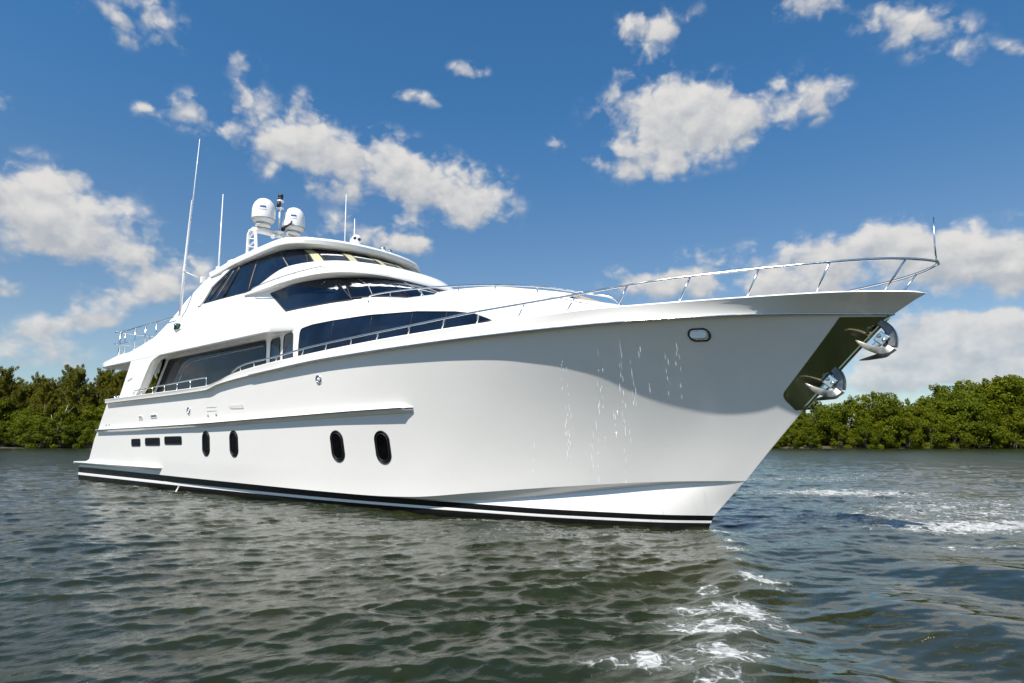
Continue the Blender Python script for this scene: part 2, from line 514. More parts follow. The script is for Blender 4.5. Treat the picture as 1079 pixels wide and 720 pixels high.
# bulwark: lip under the knuckle, outward face, cap, inner face and deck
kx = line(b_knuckle, z_knuckle, 26.68, 3.2)
lip0 = ROWS[-1]
cap_o = line(b_sheer, z_sheer, 27.11, 3.25)
bul = [lip0, [Vector((p.x, p.y, p.z - .012)) for p in kx], kx]
for t in (.33, .66):
    bul.append([kx[i].lerp(cap_o[i], t) + Vector((0, (.02 * math.sin(math.pi * t) * sstep(.75, .95, US[i]) if i < NU - 3 else 0), 0)) for i in range(len(US))])
bul += [[p + Vector((0, .0, -.02)) for p in cap_o], [p + Vector((0, .02 if i < NU else 0, 0)) for i, p in enumerate(cap_o)],
        [Vector((p.x - .12 * (i / NU), min(0, p.y + .13), p.z)) for i, p in enumerate(cap_o)],
        [Vector((min(p.x, kx[i].x) - .2 * (i / NU), min(0, max(p.y, kx[i].y) + .17), p.z - min(.45, .8 * (p.z - kx[i].z)) if US[i] > .35 else p.z - .45)) for i, p in enumerate(cap_o)],
        [Vector((min(p.x, kx[i].x) - .2 * (i / NU), 0, p.z - min(.45, .8 * (p.z - kx[i].z)) if US[i] > .35 else p.z - .45)) for i, p in enumerate(cap_o)]]
H.loft(both(bul), False, mi=[0] * 7 + [0, 4])
BUL = MB(); BUL.loft(both(bul[1:7]), False)
hull = part(H, 'hull', [M['hull'], M['black'], M['bottom'], M['white'], M['deck']], auto=32)
BULBVH = BUL.bvh()


def hit_hull(x, z, bvh=None, y0=-8.0):
    h = (bvh or HULLBVH).ray_cast(Vector((x, y0, z)), Vector((0, 1 if y0 < 0 else -1, 0)))
    return h[0], h[1]


# stainless rub strip along the knuckle
for sgn in (1, -1):
    mb = MB(); mb.tube([Vector((p.x, p.y * sgn - .004 * sgn, p.z - .006)) for p in kx[int(NU * .34):]], .016, 6)
    part(mb, 'rub_strip', M['steel'])


def strake(xa, xe, zf, prot, hgt, name, port=True):
    for sgn in ((1, -1) if port else (1,)):
        rings = []; N = 70
        for i in range(N + 1):
            x = xa + (xe - xa) * i / N
            z = zf(x)
            p, nrm = hit_hull(max(x, stern_x(z) + .02), z)
            q, _ = hit_hull(max(x, stern_x(z) + .02), z - hgt)
            e = math.sqrt(max(0.0, 1 - max(0, (x - (xe - .12)) / .12) ** 2))
            pr = prot * max(e, .02)
            prof = [(p.y + .03, z + .008), (p.y - pr * .8, z + .005), (p.y - pr, z - .008), (p.y - pr, z - .026),
                    (min(p.y - pr * .45, q.y - .02), z - hgt * .6), (q.y + .03, z - hgt)]
            rings.append([Vector((x, a * sgn, b)) for a, b in prof])
        mb = MB(); mb.loft(rings, False, flip=(sgn < 0))
        mb.f.append(tuple(range(6))[::-1]); mb.mi.append(0); mb.sm.append(False)
        o = part(mb, name, M['hull'], auto=40)
        # metal edge
        mb = MB(); mb.tube([r[3] + Vector((0, -.003 * sgn, .006)) for r in rings], .013, 6)
        part(mb, 'metal_edge', M['darksteel'], o)


z_str = interp([(2.2, 1.84), (10.1, 1.93), (14.7, 2.04), (17.2, 2.11), (18.9, 2.15)])
strake(2.22, 18.6, z_str, .11, .14, 'rubbing_strake')
# swim platform: ledge along the quarter and platform behind the transom
mb = MB()
out = []
for i in range(41):
    x = -.12 + 7.8 * i / 40
    y, _ = hit_hull(max(x, 1.35), .66)
    out.append((x, y.y - (.12 if x < 7.5 else .12 * max(.05, math.sqrt(max(0, 1 - ((x - 7.5) / .18) ** 2)))), y.y + .05))
rings = [[Vector((x, min(yo + .10, yi), .56)), Vector((x, yo, .635)), Vector((x, yo, .655)), Vector((x, yo + .02, .668)), Vector((x, max(yi, yo + .03) if x > 1.35 else 0, .67))] for x, yo, yi in out]
mb.loft(rings, False); mb.loft([mirror(r) for r in rings], False, flip=True)
mb.loft([[Vector((x, min(yo + .10, yi), .56)), Vector((x, max(yi, yo + .11) if x > 1.35 else 0, .56))] for x, yo, yi in out], False, flip=True)
mb.loft([mirror([Vector((x, min(yo + .10, yi), .56)), Vector((x, max(yi, yo + .11) if x > 1.35 else 0, .56))]) for x, yo, yi in out], False)
x, yo, yi = out[0]
mb.add([(x, yo, .58), (x, -yo, .58), (x, -yo, .67), (x, yo, .67)], [(0, 3, 2, 1)])
part(mb, 'swim_platform', [M['hull']], auto=40)


# ------------------------------------------------------------------ panels laid on a surface
def rounded(poly, rad, seg=5):
    out = []; n = len(poly)
    for i in range(n):
        p = Vector(poly[i][:2]); a = Vector(poly[i - 1][:2]); b = Vector(poly[(i + 1) % n][:2])
        r = poly[i][2] if len(poly[i]) > 2 else rad
        if r <= 0:
            out.append(p); continue
        va = (a - p); vb = (b - p)
        d = min(r, va.length * .48, vb.length * .48)
        p0 = p + va.normalized() * d; p1 = p + vb.normalized() * d
        for k in range(seg + 1):
            t = k / seg
            out.append(p0 * (1 - t) ** 2 + p * 2 * t * (1 - t) + p1 * t * t)
    return out


def densify(pts, step):
    out = []
    for i, p in enumerate(pts):
        q = pts[(i + 1) % len(pts)]
        n = max(1, int((q - p).length / step))
        for k in range(n):
            out.append(p.lerp(q, k / n))
    return out


def side_cast(bvh, sgn=1):
    def f(a, b):          # (x, z) in side elevation
        h = bvh.ray_cast(Vector((a, -9.0 * sgn, b)), Vector((0, sgn, 0)))
        return (h[0], h[1]) if h[0] is not None else None
    return f


def front_cast(bvh):
    def f(a, b):          # (y, z) in front elevation
        h = bvh.ray_cast(Vector((40, a, b)), Vector((-1, 0, 0)))
        return (h[0], h[1]) if h[0] is not None else None
    return f


def panel_geo(poly, cast, step=.18, off=.012, depth=.03, rad=.05):
    """a thick panel that follows the surface; returns MB and its 3-D outline"""
    edge = densify(rounded(poly, rad), step * .6)
    n = len(edge)
    xs = [p.x for p in edge]; ys = [p.y for p in edge]
    inner = []
    def inside(p):
        c = False
        for i in range(n):
            a = edge[i]; b = edge[i - 1]
            if (a.y > p[1]) != (b.y > p[1]) and p[0] < (b.x - a.x) * (p[1] - a.y) / (b.y - a.y) + a.x:
                c = not c
        return c
    x = min(xs) + step * .5
    while x < max(xs):
        y = min(ys) + step * .5
        while y < max(ys):
            if inside((x, y)) and min((Vector((x, y)) - e).length for e in edge) > step * .35:
                inner.append(Vector((x, y)))
            y += step
        x += step
    V2 = edge + inner
    res = delaunay_2d_cdt(V2, [], [list(range(n))], 1, 1e-6)
    v2, fs = res[0], res[2]
    top = []; bot = []; nr = []
    for p in v2:
        h = cast(p.x, p.y)
        if h is None:
            h = (None, None)
            for dx, dy in ((0.03, 0), (-.03, 0), (0, .03), (0, -.03), (0.08, 0), (-.08, 0), (0, .08), (0, -.08), (.2, 0), (-.2, 0)):
                g = cast(p.x + dx, p.y + dy)
                if g: h = g; break
            if h[0] is None:
                raise RuntimeError('panel misses surface at %s' % (p,))
        top.append(h[0] + h[1] * off); bot.append(h[0] - h[1] * depth); nr.append(h[1])
    mb = MB()
    fs2 = []
    for f in fs:
        a, b, c = [top[i] for i in f[:3]]
        if (b - a).cross(c - a).dot(nr[f[0]]) < 0:
            f = f[::-1]
        fs2.append(tuple(f))
    mb.add(top, fs2)
    # skirt
    outl = list(range(n))
    def idx(p):
        return min(range(len(v2)), key=lambda k: (v2[k] - p).length_squared)
    ol = [idx(p) for p in edge]
    P3 = [top[k] for k in ol]; Q3 = [bot[k] for k in ol]
    mb.loft([P3 + [P3[0]], Q3 + [Q3[0]]], False, smooth=False)
    return mb, P3


def panel(name, poly, cast, mat, step=.18, off=.012, rad=.05, frame=None, frame_mat=None, parent=None, label=None, depth=.03):
    mb, ol = panel_geo(poly, cast, step, off, depth, rad)
    o = part(mb, name, mat, parent, label=label)
    if frame:
        fb = MB(); fb.tube(ol, frame, 6, closed=True)
        part(fb, 'window_frame' if 'window' in name or 'porthole' in name else 'rim', frame_mat or M['gasket'], o)
    return o

# ------------------------------------------------------------------ superstructure
def ring(xa, ba, x0, xe, b, n, z, na=22, nf=26, s0=0.0):
    """plan outline, starboard aft -> stem -> port aft. ba is the half breadth at the after end."""
    pts = []
    for i in range(na):
        t = i / na
        x = xa + (x0 - xa) * t
        y = ba + (b - ba) * sstep(s0, 1, t)
        pts.append((x, y))
    for i in range(nf + 1):
        th = math.pi / 2 * i / nf
        x = x0 + (xe - x0) * math.sin(th) ** (2 / n)
        y = b * max(0.0, math.cos(th)) ** (2 / n)
        pts.append((x, y))
    f = z if callable(z) else (lambda x: z)
    st = [Vector((x, -y, f(x))) for x, y in pts]
    return st + mirror(st[:-1])[::-1]


def fill_top(mb, r, dz=0.0, mi=0, flip=False):
    """closes a ring with strips across the beam"""
    n = len(r); h = n // 2
    star = r[:h + 1]; port_ = [r[n - 1 - i] for i in range(h + 1)]
    rows = []
    for k in range(9):
        t = k / 8
        rows.append([star[i].lerp(port_[i], t) + Vector((0, 0, dz * 4 * t * (1 - t))) for i in range(h + 1)])
    mb.loft(rows, False, mi=mi, flip=flip)


# main deck house with the raised fore deck (trunk) running into the bow
b_house = lambda x: (2.46 + (min(2.80, b_inner(x) - .20) - 2.46) * sstep(13.0, 15.1, x)) * max(0.0, 1 - max(0.0, (x - 20.6) / 2.95) ** 2.6) ** .5
z_trunk = interp([(13, 4.62), (16, 4.60), (17, 4.56), (18.5, 4.52), (19.9, 4.45), (20.7, 4.31), (21.9, 4.06), (22.7, 3.87), (23.55, 3.62)])


def house_section(x):
    b = b_house(x); zt = z_trunk(x); k = (zt - 3.0)
    blend = sstep(13.0, 15.4, x)
    bt = b - .42 * blend * min(1, b / 1.2)
    zl = max(3.0, z_sheer(x) - .2)
    pts = [(b - .7 * blend, 2.1), (b - .02 * blend, zl), (b - .01 * blend, max(zl + .05, 3.0 + k * .42)), (b - .03 * blend, 3.0 + k * .60), (b - .07 * blend, 3.0 + k * .74),
           (b - .17 * blend, 3.0 + k * .88), (bt + .04, zt - .03), (bt - .06, zt + .012), (bt * .6, zt + .05), (0, zt + .07)]
    return [Vector((x, -max(y, 0), z)) for y, z in pts]


HOUSE = MB()
xs_h = [5.45 + (13 - 5.45) * i / 20 for i in range(20)] + [13 + (20.6 - 13) * i / 46 for i in range(46)] + [20.6 + 2.95 * math.sin(math.pi / 2 * i / 22) for i in range(23)]
secs = []
for x in xs_h:
    s = house_section(x)
    if x < 6.6:     # raked after edge of the saloon side
        for p in s:
            p.x = max(p.x, 5.45 + .9 * (min(p.z, 4.1) - 3.05) / 1.05 * (6.6 - x) / 1.15)
    secs.append(s + mirror(s[:-1])[::-1])
HOUSE.loft(secs, False, True, False, flip=True)
part(HOUSE, 'deckhouse', M['white'], auto=35)
HB = HOUSE.bvh()

# upper deck slab with overhanging edge
SLAB = MB()
def slab_ring(bo, z, xa=1.45, xe=16.0):
    pts = []
    N = 60
    for i in range(N + 1):
        x = xa + (xe - xa) * i / N
        y = 2.95 + bo
        y = min(y, (2.95 + bo) + (2.40 - 2.95 - bo) * sstep(13.3, 16.0, x))
        y -= .25 * max(0, 1 - (x - xa) / .35) ** 2
        pts.append(Vector((x, -y, z(x) if callable(z) else z)))
    return pts
zt_slab = lambda x: 4.32 + .16 * sstep(1.4, 3.6, x)
s_in = slab_ring(-.25, lambda x: 4.13); s_l = slab_ring(-.03, lambda x: 4.12); s_l2 = slab_ring(0, 4.15)
s_u = slab_ring(0, lambda x: zt_slab(x) - .03); s_t = slab_ring(-.03, zt_slab); s_c = [Vector((p.x, 0, p.z)) for p in s_t]
s_b = [Vector((p.x, 0, 4.13)) for p in s_in]
SLAB.loft(both_cols := [s_b, s_in, s_l, s_l2, s_u, s_t, s_c], False)
SLAB.loft([mirror(r) for r in both_cols], False, flip=True)
ends = [r[0] for r in both_cols]
SLAB.add([tuple(p) for p in ends] + [tuple((p.x, -p.y, p.z)) for p in ends[1:-1]][::-1], [tuple(range(len(ends) * 2 - 2))[::-1]], 0, False)
slab = part(SLAB, 'upper_deck', M['white'], auto=40)

# sides of the upper house and sky lounge
UP = MB()
body = [
    ring(3.2, 2.90, 13.0, 16.9, 2.70, 2.6, 4.36, s0=.75),
    ring(4.9, 2.86, 13.2, 17.0, 2.48, 2.6, 4.60, s0=.6),
    ring(6.0, 2.76, 13.4, 17.15, 2.30, 2.6, 4.85, s0=.5),
    ring(6.45, 2.62, 13.3, 16.7, 2.29, 2.6, 5.2, s0=.5),
    ring(6.75, 2.50, 13.0, 16.1, 2.31, 2.4, 5.5, s0=.4),
    ring(6.92, 2.42, 12.6, 15.5, 2.30, 2.4, 5.7),
    ring(7.2, 2.33, 12.4, 15.25, 2.26, 2.3, 6.0),
    ring(7.95, 2.24, 12.3, 14.6, 2.18, 2.2, 6.4),
    ring(8.5, 2.20, 12.2, 14.05, 2.13, 2.1, 6.62),
    ring(8.75, 2.18, 12.2, 13.9, 2.10, 2.1, 6.78)]
UP.loft(body, False)
UP.loft([[r[0] for r in body], [r[-1] for r in body]], False, smooth=False)
UPB = UP.bvh()
up = part(UP, 'superstructure', M['white'], auto=30)

# roof
RF = MB()
zr = lambda d: (lambda x: 6.84 + d + .03 * sstep(10, 13, x) - .06 * sstep(13, 14.4, x) - .12 * sstep(10.5, 8.5, x))
rr = [ring(9.0, 1.9, 12.0, 13.95, 1.9, 2.2, zr(-.20)), ring(8.8, 2.2, 12.5, 14.33, 2.28, 2.3, zr(-.215)), ring(8.65, 2.25, 12.6, 14.43, 2.345, 2.3, zr(-.17)),
      ring(8.6, 2.27, 12.6, 14.46, 2.37, 2.3, zr(-.06)), ring(8.6, 2.26, 12.6, 14.42, 2.355, 2.3, zr(0)), ring(8.65, 2.15, 12.5, 14.25, 2.22, 2.3, zr(.04)), ring(8.8, 1.6, 12.0, 13.6, 1.6, 2.3, zr(.09))]
RF.loft(rr, False); fill_top(RF, rr[-1], .04)
RF.loft([[r[0] for r in rr], [r[-1] for r in rr]], False, smooth=False)
roof = part(RF, 'roof', M['white'], auto=35)

# brow over the wheelhouse windows, its coaming hiding the foot of the sky lounge windows
BR = MB()
zb_t = lambda d: (lambda x: 5.60 + .34 * sstep(11.3, 13.7, x) - .03 * sstep(15, 16, x) + d)
lowr = lambda o, d: ring(11.3, 2.44 + o, 13.6, 16.14 + o, 2.50 + o, 3.4, 5.515 + d)
br = [ring(11.5, 2.3, 13.2, 15.6, 2.2, 3.0, 5.50), lowr(-.06, -.004), lowr(0, .005), lowr(.0, .05), ring(11.3, 2.44, 13.45, 16.04, 2.51, 2.8, lambda x: 5.57 + .16 * sstep(11.3, 13.7, x)),
      ring(11.3, 2.42, 13.3, 15.88, 2.49, 2.4, zb_t(-.03)), ring(11.3, 2.40, 13.3, 15.84, 2.465, 2.4, zb_t(0)), ring(11.4, 2.28, 13.1, 15.6, 2.30, 2.4, zb_t(.0)), ring(11.4, 2.26, 13.0, 15.5, 2.26, 2.4, 5.5)]
BR.loft(br, False)
BR.loft([[r[0] for r in br], [r[-1] for r in br]], False, smooth=False)
brow = part(BR, 'brow', M['white'], auto=38)
BRB = BR.bvh()

# ------------------------------------------------------------------ wings, windows
def slab_poly(mb, poly, y0, y1, rad=.05, mi=0):
    """plate with the outline poly (x, z) between two planes of constant y"""
    e = rounded(poly, rad)
    d = .02 if y1 > y0 else -.02
    a = [Vector((p.x, y0 + d, p.y)) for p in e]; b = [Vector((p.x, y1 - d, p.y)) for p in e]
    c = sum((p for p in e), Vector((0, 0))) / len(e)
    sh = lambda y: [Vector((c.x + (p.x - c.x) * .985, y, c.y + (p.y - c.y) * .985)) for p in e]
    mb.loft([sh(y0), a, b, sh(y1)], True, True, True, mi, flip=(y1 < y0))


wing_poly = [(4.62, 4.20), (4.58, 4.06, .1), (3.78, 2.86, 0), (5.30, 2.90, 0), (5.66, 3.16, .15), (6.42, 4.02, .3), (7.05, 4.14, 0), (7.0, 4.20, 0)]
for sgn in (1, -1):
    mb = MB(); slab_poly(mb, wing_poly, -2.945 * sgn, -2.70 * sgn, .03)
    wing = part(mb, 'wing_support', M['white'], auto=40)
    if sgn > 0:
        # tiny dark lettering on the wing
        for k in range(5):
            lb = MB(); x0 = 4.52 + k * .085; z0 = 3.46 + k * .016
            lb.box((x0, -2.950, z0 + .012 * (k % 2)), (.014, .006, .055)); lb.box((x0 + .036, -2.950, z0 + .012 * ((k + 1) % 2)), (.014, .006, .045 if k % 2 else .06))
            lb.box((x0 + .018, -2.951, z0 + .024 * (k % 2) - .012), (.05, .006, .013))
            part(lb, 'letter', M['greyplastic'], wing)

hc = {1: side_cast(HB, 1), -1: side_cast(HB, -1)}
uc = {1: side_cast(UPB, 1), -1: side_cast(UPB, -1)}
cut = .0
for sgn in (1, -1):
    # saloon window with its lighter inner frame, the two slots and the long forward window
    w = panel('saloon_window', [(5.78, 3.06, .03), (6.60, 4.07, .08), (12.80, 4.085, .1), (12.88, 2.98, .1), (8, 2.98, .03)], hc[sgn], M['saloon'], .3, .010, frame=.014)
    mb = MB(); mb.tube([hc[sgn](x, z)[0] + Vector((0, -.016 * sgn, 0)) for x, z in ((7.35, 3.0), (7.6, 3.4), (7.95, 3.72), (8.4, 3.86), (9.5, 3.90), (11, 3.92), (12.7, 3.94))], .012, 6)
    part(mb, 'window_trim', M['greyplastic'], w)
    for x0, x1 in ((13.09, 13.68), (13.97, 14.62)):
        panel('slot_window', [(x0, 3.36), (x0 - .02, 4.07), (x1 - .05, 4.07), (x1 + .06, 3.36)], hc[sgn], M['glass'], .2, .010, .13, frame=.013)
    fwd_poly = [(14.98, 3.34, .1), (14.95, 4.09, .1), (15.41, 4.15, .05), (16.08, 4.165, 0), (17.29, 4.16, 0), (18.64, 4.09, 0), (19.6, 3.98, 0), (20.05, 3.89, 0), (20.43, 3.735, 0),
                (19.69, 3.63, 0), (18.94, 3.55, 0), (17.67, 3.48, 0), (16.19, 3.40, 0)]
    w = panel('forward_window', fwd_poly, hc[sgn], M['glass'], .16, .010, frame=.013)
    for x, z0, z1 in ((16.15, 3.42, 4.15), (17.37, 3.49, 4.14), (18.52, 3.55, 4.08), (19.4, 3.62, 3.99)):
        mb = MB(); mb.tube([hc[sgn](x, z0 + (z1 - z0) * k / 5)[0] + Vector((0, -.013 * sgn, 0)) for k in range(6)], .009, 5)
        part(mb, 'window_joint', M['gasket'], w)
    # sky lounge side glass
    w = panel('lounge_window', [(8.72, 5.665, .02), (9.04, 6.13, .03), (9.98, 6.565, .06), (11.5, 6.65, 0), (12.50, 6.68, .02), (13.22, 6.05, 0), (13.4, 5.74, 0), (12.0, 5.64, 0)], uc[sgn], M['glass'], .2, .010, frame=.014)
    panel('lounge_corner_window', [(12.54, 6.675, 0), (13.30, 6.675, 0), (13.88, 6.05, 0), (14.05, 5.78, 0), (13.44, 5.74, 0), (13.26, 6.05, 0)], uc[sgn], M['glass'], .12, .006, frame=.006)
    for (x0, z0), (x1, z1), r in (((9.42, 5.70), (10.1, 6.52), .018), ((9.95, 5.68), (10.46, 6.56), .05), ((11.36, 5.70), (11.42, 6.62), .016), ((9.05, 5.72), (9.75, 6.40), .03)):
        mb = MB(); mb.tube([uc[sgn](x0 + (x1 - x0) * k / 6, z0 + (z1 - z0) * k / 6)[0] + Vector((0, -.002 * sgn, 0)) for k in range(7)], r, 6)
        part(mb, 'mullion', M['gasket'] if r > .02 else M['teak'], w)
    # wheelhouse side glass
    panel('wheelhouse_window', [(12.60, 5.40, .06), (13.47, 4.78, .12), (14.69, 4.77, 0), (15.87, 4.81, 0), (15.10, 5.48, 0), (13.7, 5.47, 0)], uc[sgn], M['glass'], .2, .010, frame=.016)
    panel('wheelhouse_corner_window', [(15.0, 5.47, 0), (15.4, 5.47, 0), (16.1, 4.82, 0), (15.78, 4.81, 0)], uc[sgn], M['glass'], .12, .005)
    # raised frame round the lounge window: the after buttress
    panel('buttress_trim', [(8.42, 5.58), (8.80, 6.16), (9.72, 6.64), (10.1, 6.66), (8.98, 6.16), (8.62, 5.58)], uc[sgn], M['white'], .2, .05, .03)
    panel('buttress_trim', [(9.9, 6.60), (9.95, 6.66), (12.4, 6.76), (12.5, 6.70), (11.5, 6.67)], uc[sgn], M['white'], .2, .035, .02)

# windscreens, laid out in front elevation (y, z)
fc = front_cast(UPB)
w = panel('lounge_windscreen', [(-2.06, 5.84, 0), (-1.98, 6.1, 0), (-1.80, 6.66, .0), (1.80, 6.66, .0), (1.98, 6.1, 0), (2.06, 5.84, 0)], fc, M['glass'], .2, .010, frame=.014)
for y0, y1, wd in ((-1.72, -1.86, .07), (-1.02, -1.24, .085), (-.26, -.40, .085), (.34, .48, .085), (1.05, 1.24, .085), (1.72, 1.86, .07)):
    pb, _ = panel_geo([(y0 - wd, 6.64), (y1 - wd, 5.9), (y1 + wd, 5.9), (y0 + wd, 6.64)], fc, .2, .016, .01, 0)
    part(pb, 'pillar', M['cream'], w)
    for s in (-1, 1):
        mb = MB(); mb.tube([fc(y0 + (y1 - y0) * k / 4 + s * (wd + .02), 6.64 - .74 * k / 4)[0] + Vector((.018, 0, 0)) for k in range(5)], .022, 5)
        part(mb, 'mullion', M['gasket'], w)
w = panel('wheelhouse_windscreen', [(-1.98, 4.86, 0), (-1.92, 5.47, 0), (1.92, 5.47, 0), (1.98, 4.86, 0)], fc, M['glass'], .2, .010, frame=.014)
for y0, y1 in ((-1.62, -1.72), (-.62, -.66), (.62, .66), (1.62, 1.72)):
    mb = MB(); mb.tube([fc(y0 + (y1 - y0) * k / 4, 5.46 - .58 * k / 4)[0] + Vector((.012, 0, 0)) for k in range(5)], .012, 5)
    part(mb, 'mullion', M['greyplastic'], w)

for sgn in (1, -1):
    for pts in ([(7.35, 5.25), (7.75, 5.72), (8.3, 6.25)], [(4.3, 4.345), (7, 4.36), (10, 4.37), (12.8, 4.37)], [(10.6, 4.42), (10.7, 4.9), (10.85, 5.5)]):
        q = [uc[sgn](a, b) for a, b in densify([Vector(p) for p in pts], .2)[:-1]]
        q = [h[0] + h[1] * .001 for h in q if h]
        if len(q) > 2 and (q[0] - q[-1]).length > .3:
            q = q[:int(len(q) * .62)] if (q[0] - q[-1]).length < .2 else q
            mb = MB(); mb.tube(q[:len(q) // 2 + 1], .005, 4)
            part(mb, 'seam', M['greyplastic'], up)
for y in (-1.1, 0, 1.1):
    mb = MB(); mb.tube([fc(y, 4.9)[0] + Vector((.05, 0, 0)), fc(y - .05, 5.15)[0] + Vector((.04, 0, 0)), fc(y - .12, 5.38)[0] + Vector((.03, 0, 0))], .010, 5)
    part(mb, 'wiper', M['gasket'], w)

# soffit lights and cockpit
for x in (7.4, 8.6, 9.8, 11.0, 12.2):
    mb = MB(); mb.lathe([(.0, 0), (.05, 0), (.055, -.008), (.0, -.012)], (x, -2.66, 4.127), 12)
    part(mb, 'soffit_light', M['steel'], slab)
mb = MB()
mb.box((4.2, 0, 2.06), (4.0, 5.7, .08), bev=.01)
part(mb, 'cockpit_deck', M['teak'])
mb = MB()
mb.box((3.45, 0, 2.5), (.14, 5.5, .86), bev=.03); mb.box((3.75, 0, 2.35), (.5, 3.6, .45), bev=.05)
part(mb, 'transom_settee', M['white'])
for y in (-1.6, 1.6):
    mb = MB(); mb.tube([(5.0, y, 2.1), (5.0, y, 4.12)], .05, 10)
    part(mb, 'cockpit_post', M['white'])
mb = MB(); mb.box((5.43, 0, 3.1), (.03, 3.2, 1.9), bev=.004)
part(mb, 'saloon_door', M['glass'])

# fore deck: coaming, sun pad
mb = MB()
def pad_ring(o, dz, x0=18.55, x1=21.6):
    N = 24; st = []
    for i in range(N + 1):
        x = x0 + (x1 - x0) * i / N
        y = min(1.86, b_house(x) - .46) + o
        e = min(1, (x - x0 + .03) / .12, (x1 - x + .03) / .12)
        st.append(Vector((x, -y * (.94 + .06 * math.sqrt(max(0, e))), z_trunk(x) + dz)))
    return st + mirror(st)[::-1]
mb.loft([pad_ring(.0, -.10), pad_ring(0, .04), pad_ring(-.03, .068), pad_ring(-.14, .07), pad_ring(-.16, .03)], True)
coaming = part(mb, 'sun_pad_coaming', M['white'], auto=40)
mb = MB(); rr_ = [pad_ring(-.18, .03), pad_ring(-.17, .10), pad_ring(-.22, .125), pad_ring(-.6, .14)]
mb.loft(rr_, True, False, True)
part(mb, 'sun_pad', M['cushion'], auto=50)


# ------------------------------------------------------------------ hull fittings
def capsule(cx_, cz_, hw, hh, lean=0.0, n=10):
    """upright rounded slot outline"""
    pts = []
    for k in range(2 * n):
        a = 2 * math.pi * (k + .5) / (2 * n)
        px, pz = math.cos(a), math.sin(a)
        if hh >= hw:
            X = px * hw; Z = pz * hw + (hh - hw) * (1 if pz > 0 else -1)
        else:
            Z = pz * hh; X = px * hh + (hw - hh) * (1 if px > 0 else -1)
        pts.append((cx_ + X + lean * Z, cz_ + Z, 0))
    return pts


hl = {1: side_cast(HULLBVH, 1), -1: side_cast(HULLBVH, -1)}
for sgn in (1, -1):
    for x, z, ln in ((10.61, 1.385, .12), (12.09, 1.385, .10), (16.25, 1.35, .02), (17.60, 1.335, .04)):
        o = panel('porthole', capsule(x, z, .20, .335, ln), hl[sgn], M['port'], .12, .003, frame=.016, frame_mat=M['gasket'])
        fb = MB(); e = [hl[sgn](a, b) for a, b, _ in capsule(x, z, .155, .285, ln)]
        fb.tube([p + n * .008 for p, n in e], .011, 6, closed=True)
        part(fb, 'inner_rim', M['gasket'], o)
    for x0, x1, z0, z1 in ((5.38, 6.10, 1.28, 1.50), (6.52, 7.62, 1.31, 1.53), (7.99, 9.14, 1.35, 1.57)):
        panel('engine_vent', [(x0, z0), (x0, z1), (x1, z1 + .01), (x1, z0 + .01)], hl[sgn], M['port'], .2, .004, .055, frame=.016, frame_mat=M['gasket'])
    for x, z, r in ((9.70, 2.30, .105), (15.92, 2.83, .10)):
        p, nrm = hl[sgn](x, z)
        mb = MB()
        mb.lathe([(r * .55, -.02), (r * .55, .012), (r * .7, .026), (r, .02), (r * 1.05, 0), (r, -.02)], p, 20, axis=nrm)
        o = part(mb, 'fairlead', M['steel'])
        mb = MB(); mb.lathe([(0, .016), (r * .5, .012), (r * .56, -.01)], p, 16, axis=nrm)
        part(mb, 'light_lens', M['lens'], o)
    # bow fairlead (hawse): white lined oval with a black gasket
    o = panel('hawse_pipe', capsule(24.21, 3.13, .145, .085), hl[sgn], M['lens'], .1, .006)
    for hw, hh, r, mt in ((.148, .088, .012, 'gasket'), (.126, .067, .010, 'chrome')):
        e = [hl[sgn](a, b) for a, b, _ in capsule(24.21, 3.13, hw, hh)]
        fb = MB(); fb.tube([p + n * .012 for p, n in e], r, 6, closed=True)
        part(fb, 'rim', M[mt], o)
    rows_ = []      # white plate added in the oval, tilted up to catch the sun
    for f in (1.0, .6, .05):
        rows_.append([])
        for a, b, _ in capsule(24.21, 3.13, .115 * f, .057 * f):
            p, n = hl[sgn](a, b)
            rows_[-1].append(p + n * .012 + Vector((0, -.09 * sgn * (3.19 - b) / .12, 0)))
    fb = MB(); fb.loft(rows_, True, flip=(sgn < 0)); part(fb, 'sun_catching_plate', M['white'], o)
    panel('side_vent', [(6.02, 2.13), (6.02, 2.235), (6.32, 2.235), (6.32, 2.13)], hl[sgn], M['greyplastic'], .2, .012, .02, frame=.01, frame_mat=M['white'])
    panel('side_vent', [(6.98, 2.155), (7.0, 2.245), (7.46, 2.26), (7.46, 2.165)], hl[sgn], M['steel'], .2, .012, .02, frame=.01, frame_mat=M['white'])
    panel('side_vent', [(12.0, 2.34), (12.1, 2.38), (12.72, 2.39), (12.72, 2.28), (12.12, 2.29)], hl[sgn], M['deck'], .2, .012, .02)
    for a, b in ((10.84, 2.14), (11.30, 2.155), (3.02, 2.0), (3.32, 2.0)):
        p, nrm = hl[sgn](a, b)
        mb = MB(); mb.lathe([(0, .012), (.035, .012), (.042, 0), (.042, -.01)], p, 12, axis=nrm)
        part(mb, 'drain', M['greyplastic'])
    for z, l in ((2.355, .27), (2.255, .27)):
        mb = MB(); mb.tube([hl[sgn](11.07 + k * l, z)[0] for k in (-1, -.5, 0, .5, 1)], .008, 5)
        part(mb, 'gate_seam', M['greyplastic'])
    # stern chock and cleat
    mb = MB()
    for x in (3.35, 3.62):
        mb.tube([(x, -2.92 * sgn, 2.88), (x, -2.92 * sgn, 2.98)], .022, 8)
    mb.tube([(3.2, -2.92 * sgn, 3.0), (3.78, -2.92 * sgn, 2.98)], .022, 8)
    part(mb, 'mooring_cleat', M['steel'])
mb = MB()
mb.tube([(8.75, -2.72, .14), (9.0, -2.86, .06), (9.15, -2.98, -.04)], .02, 6)
part(mb, 'outlet_pipe', M['white'])

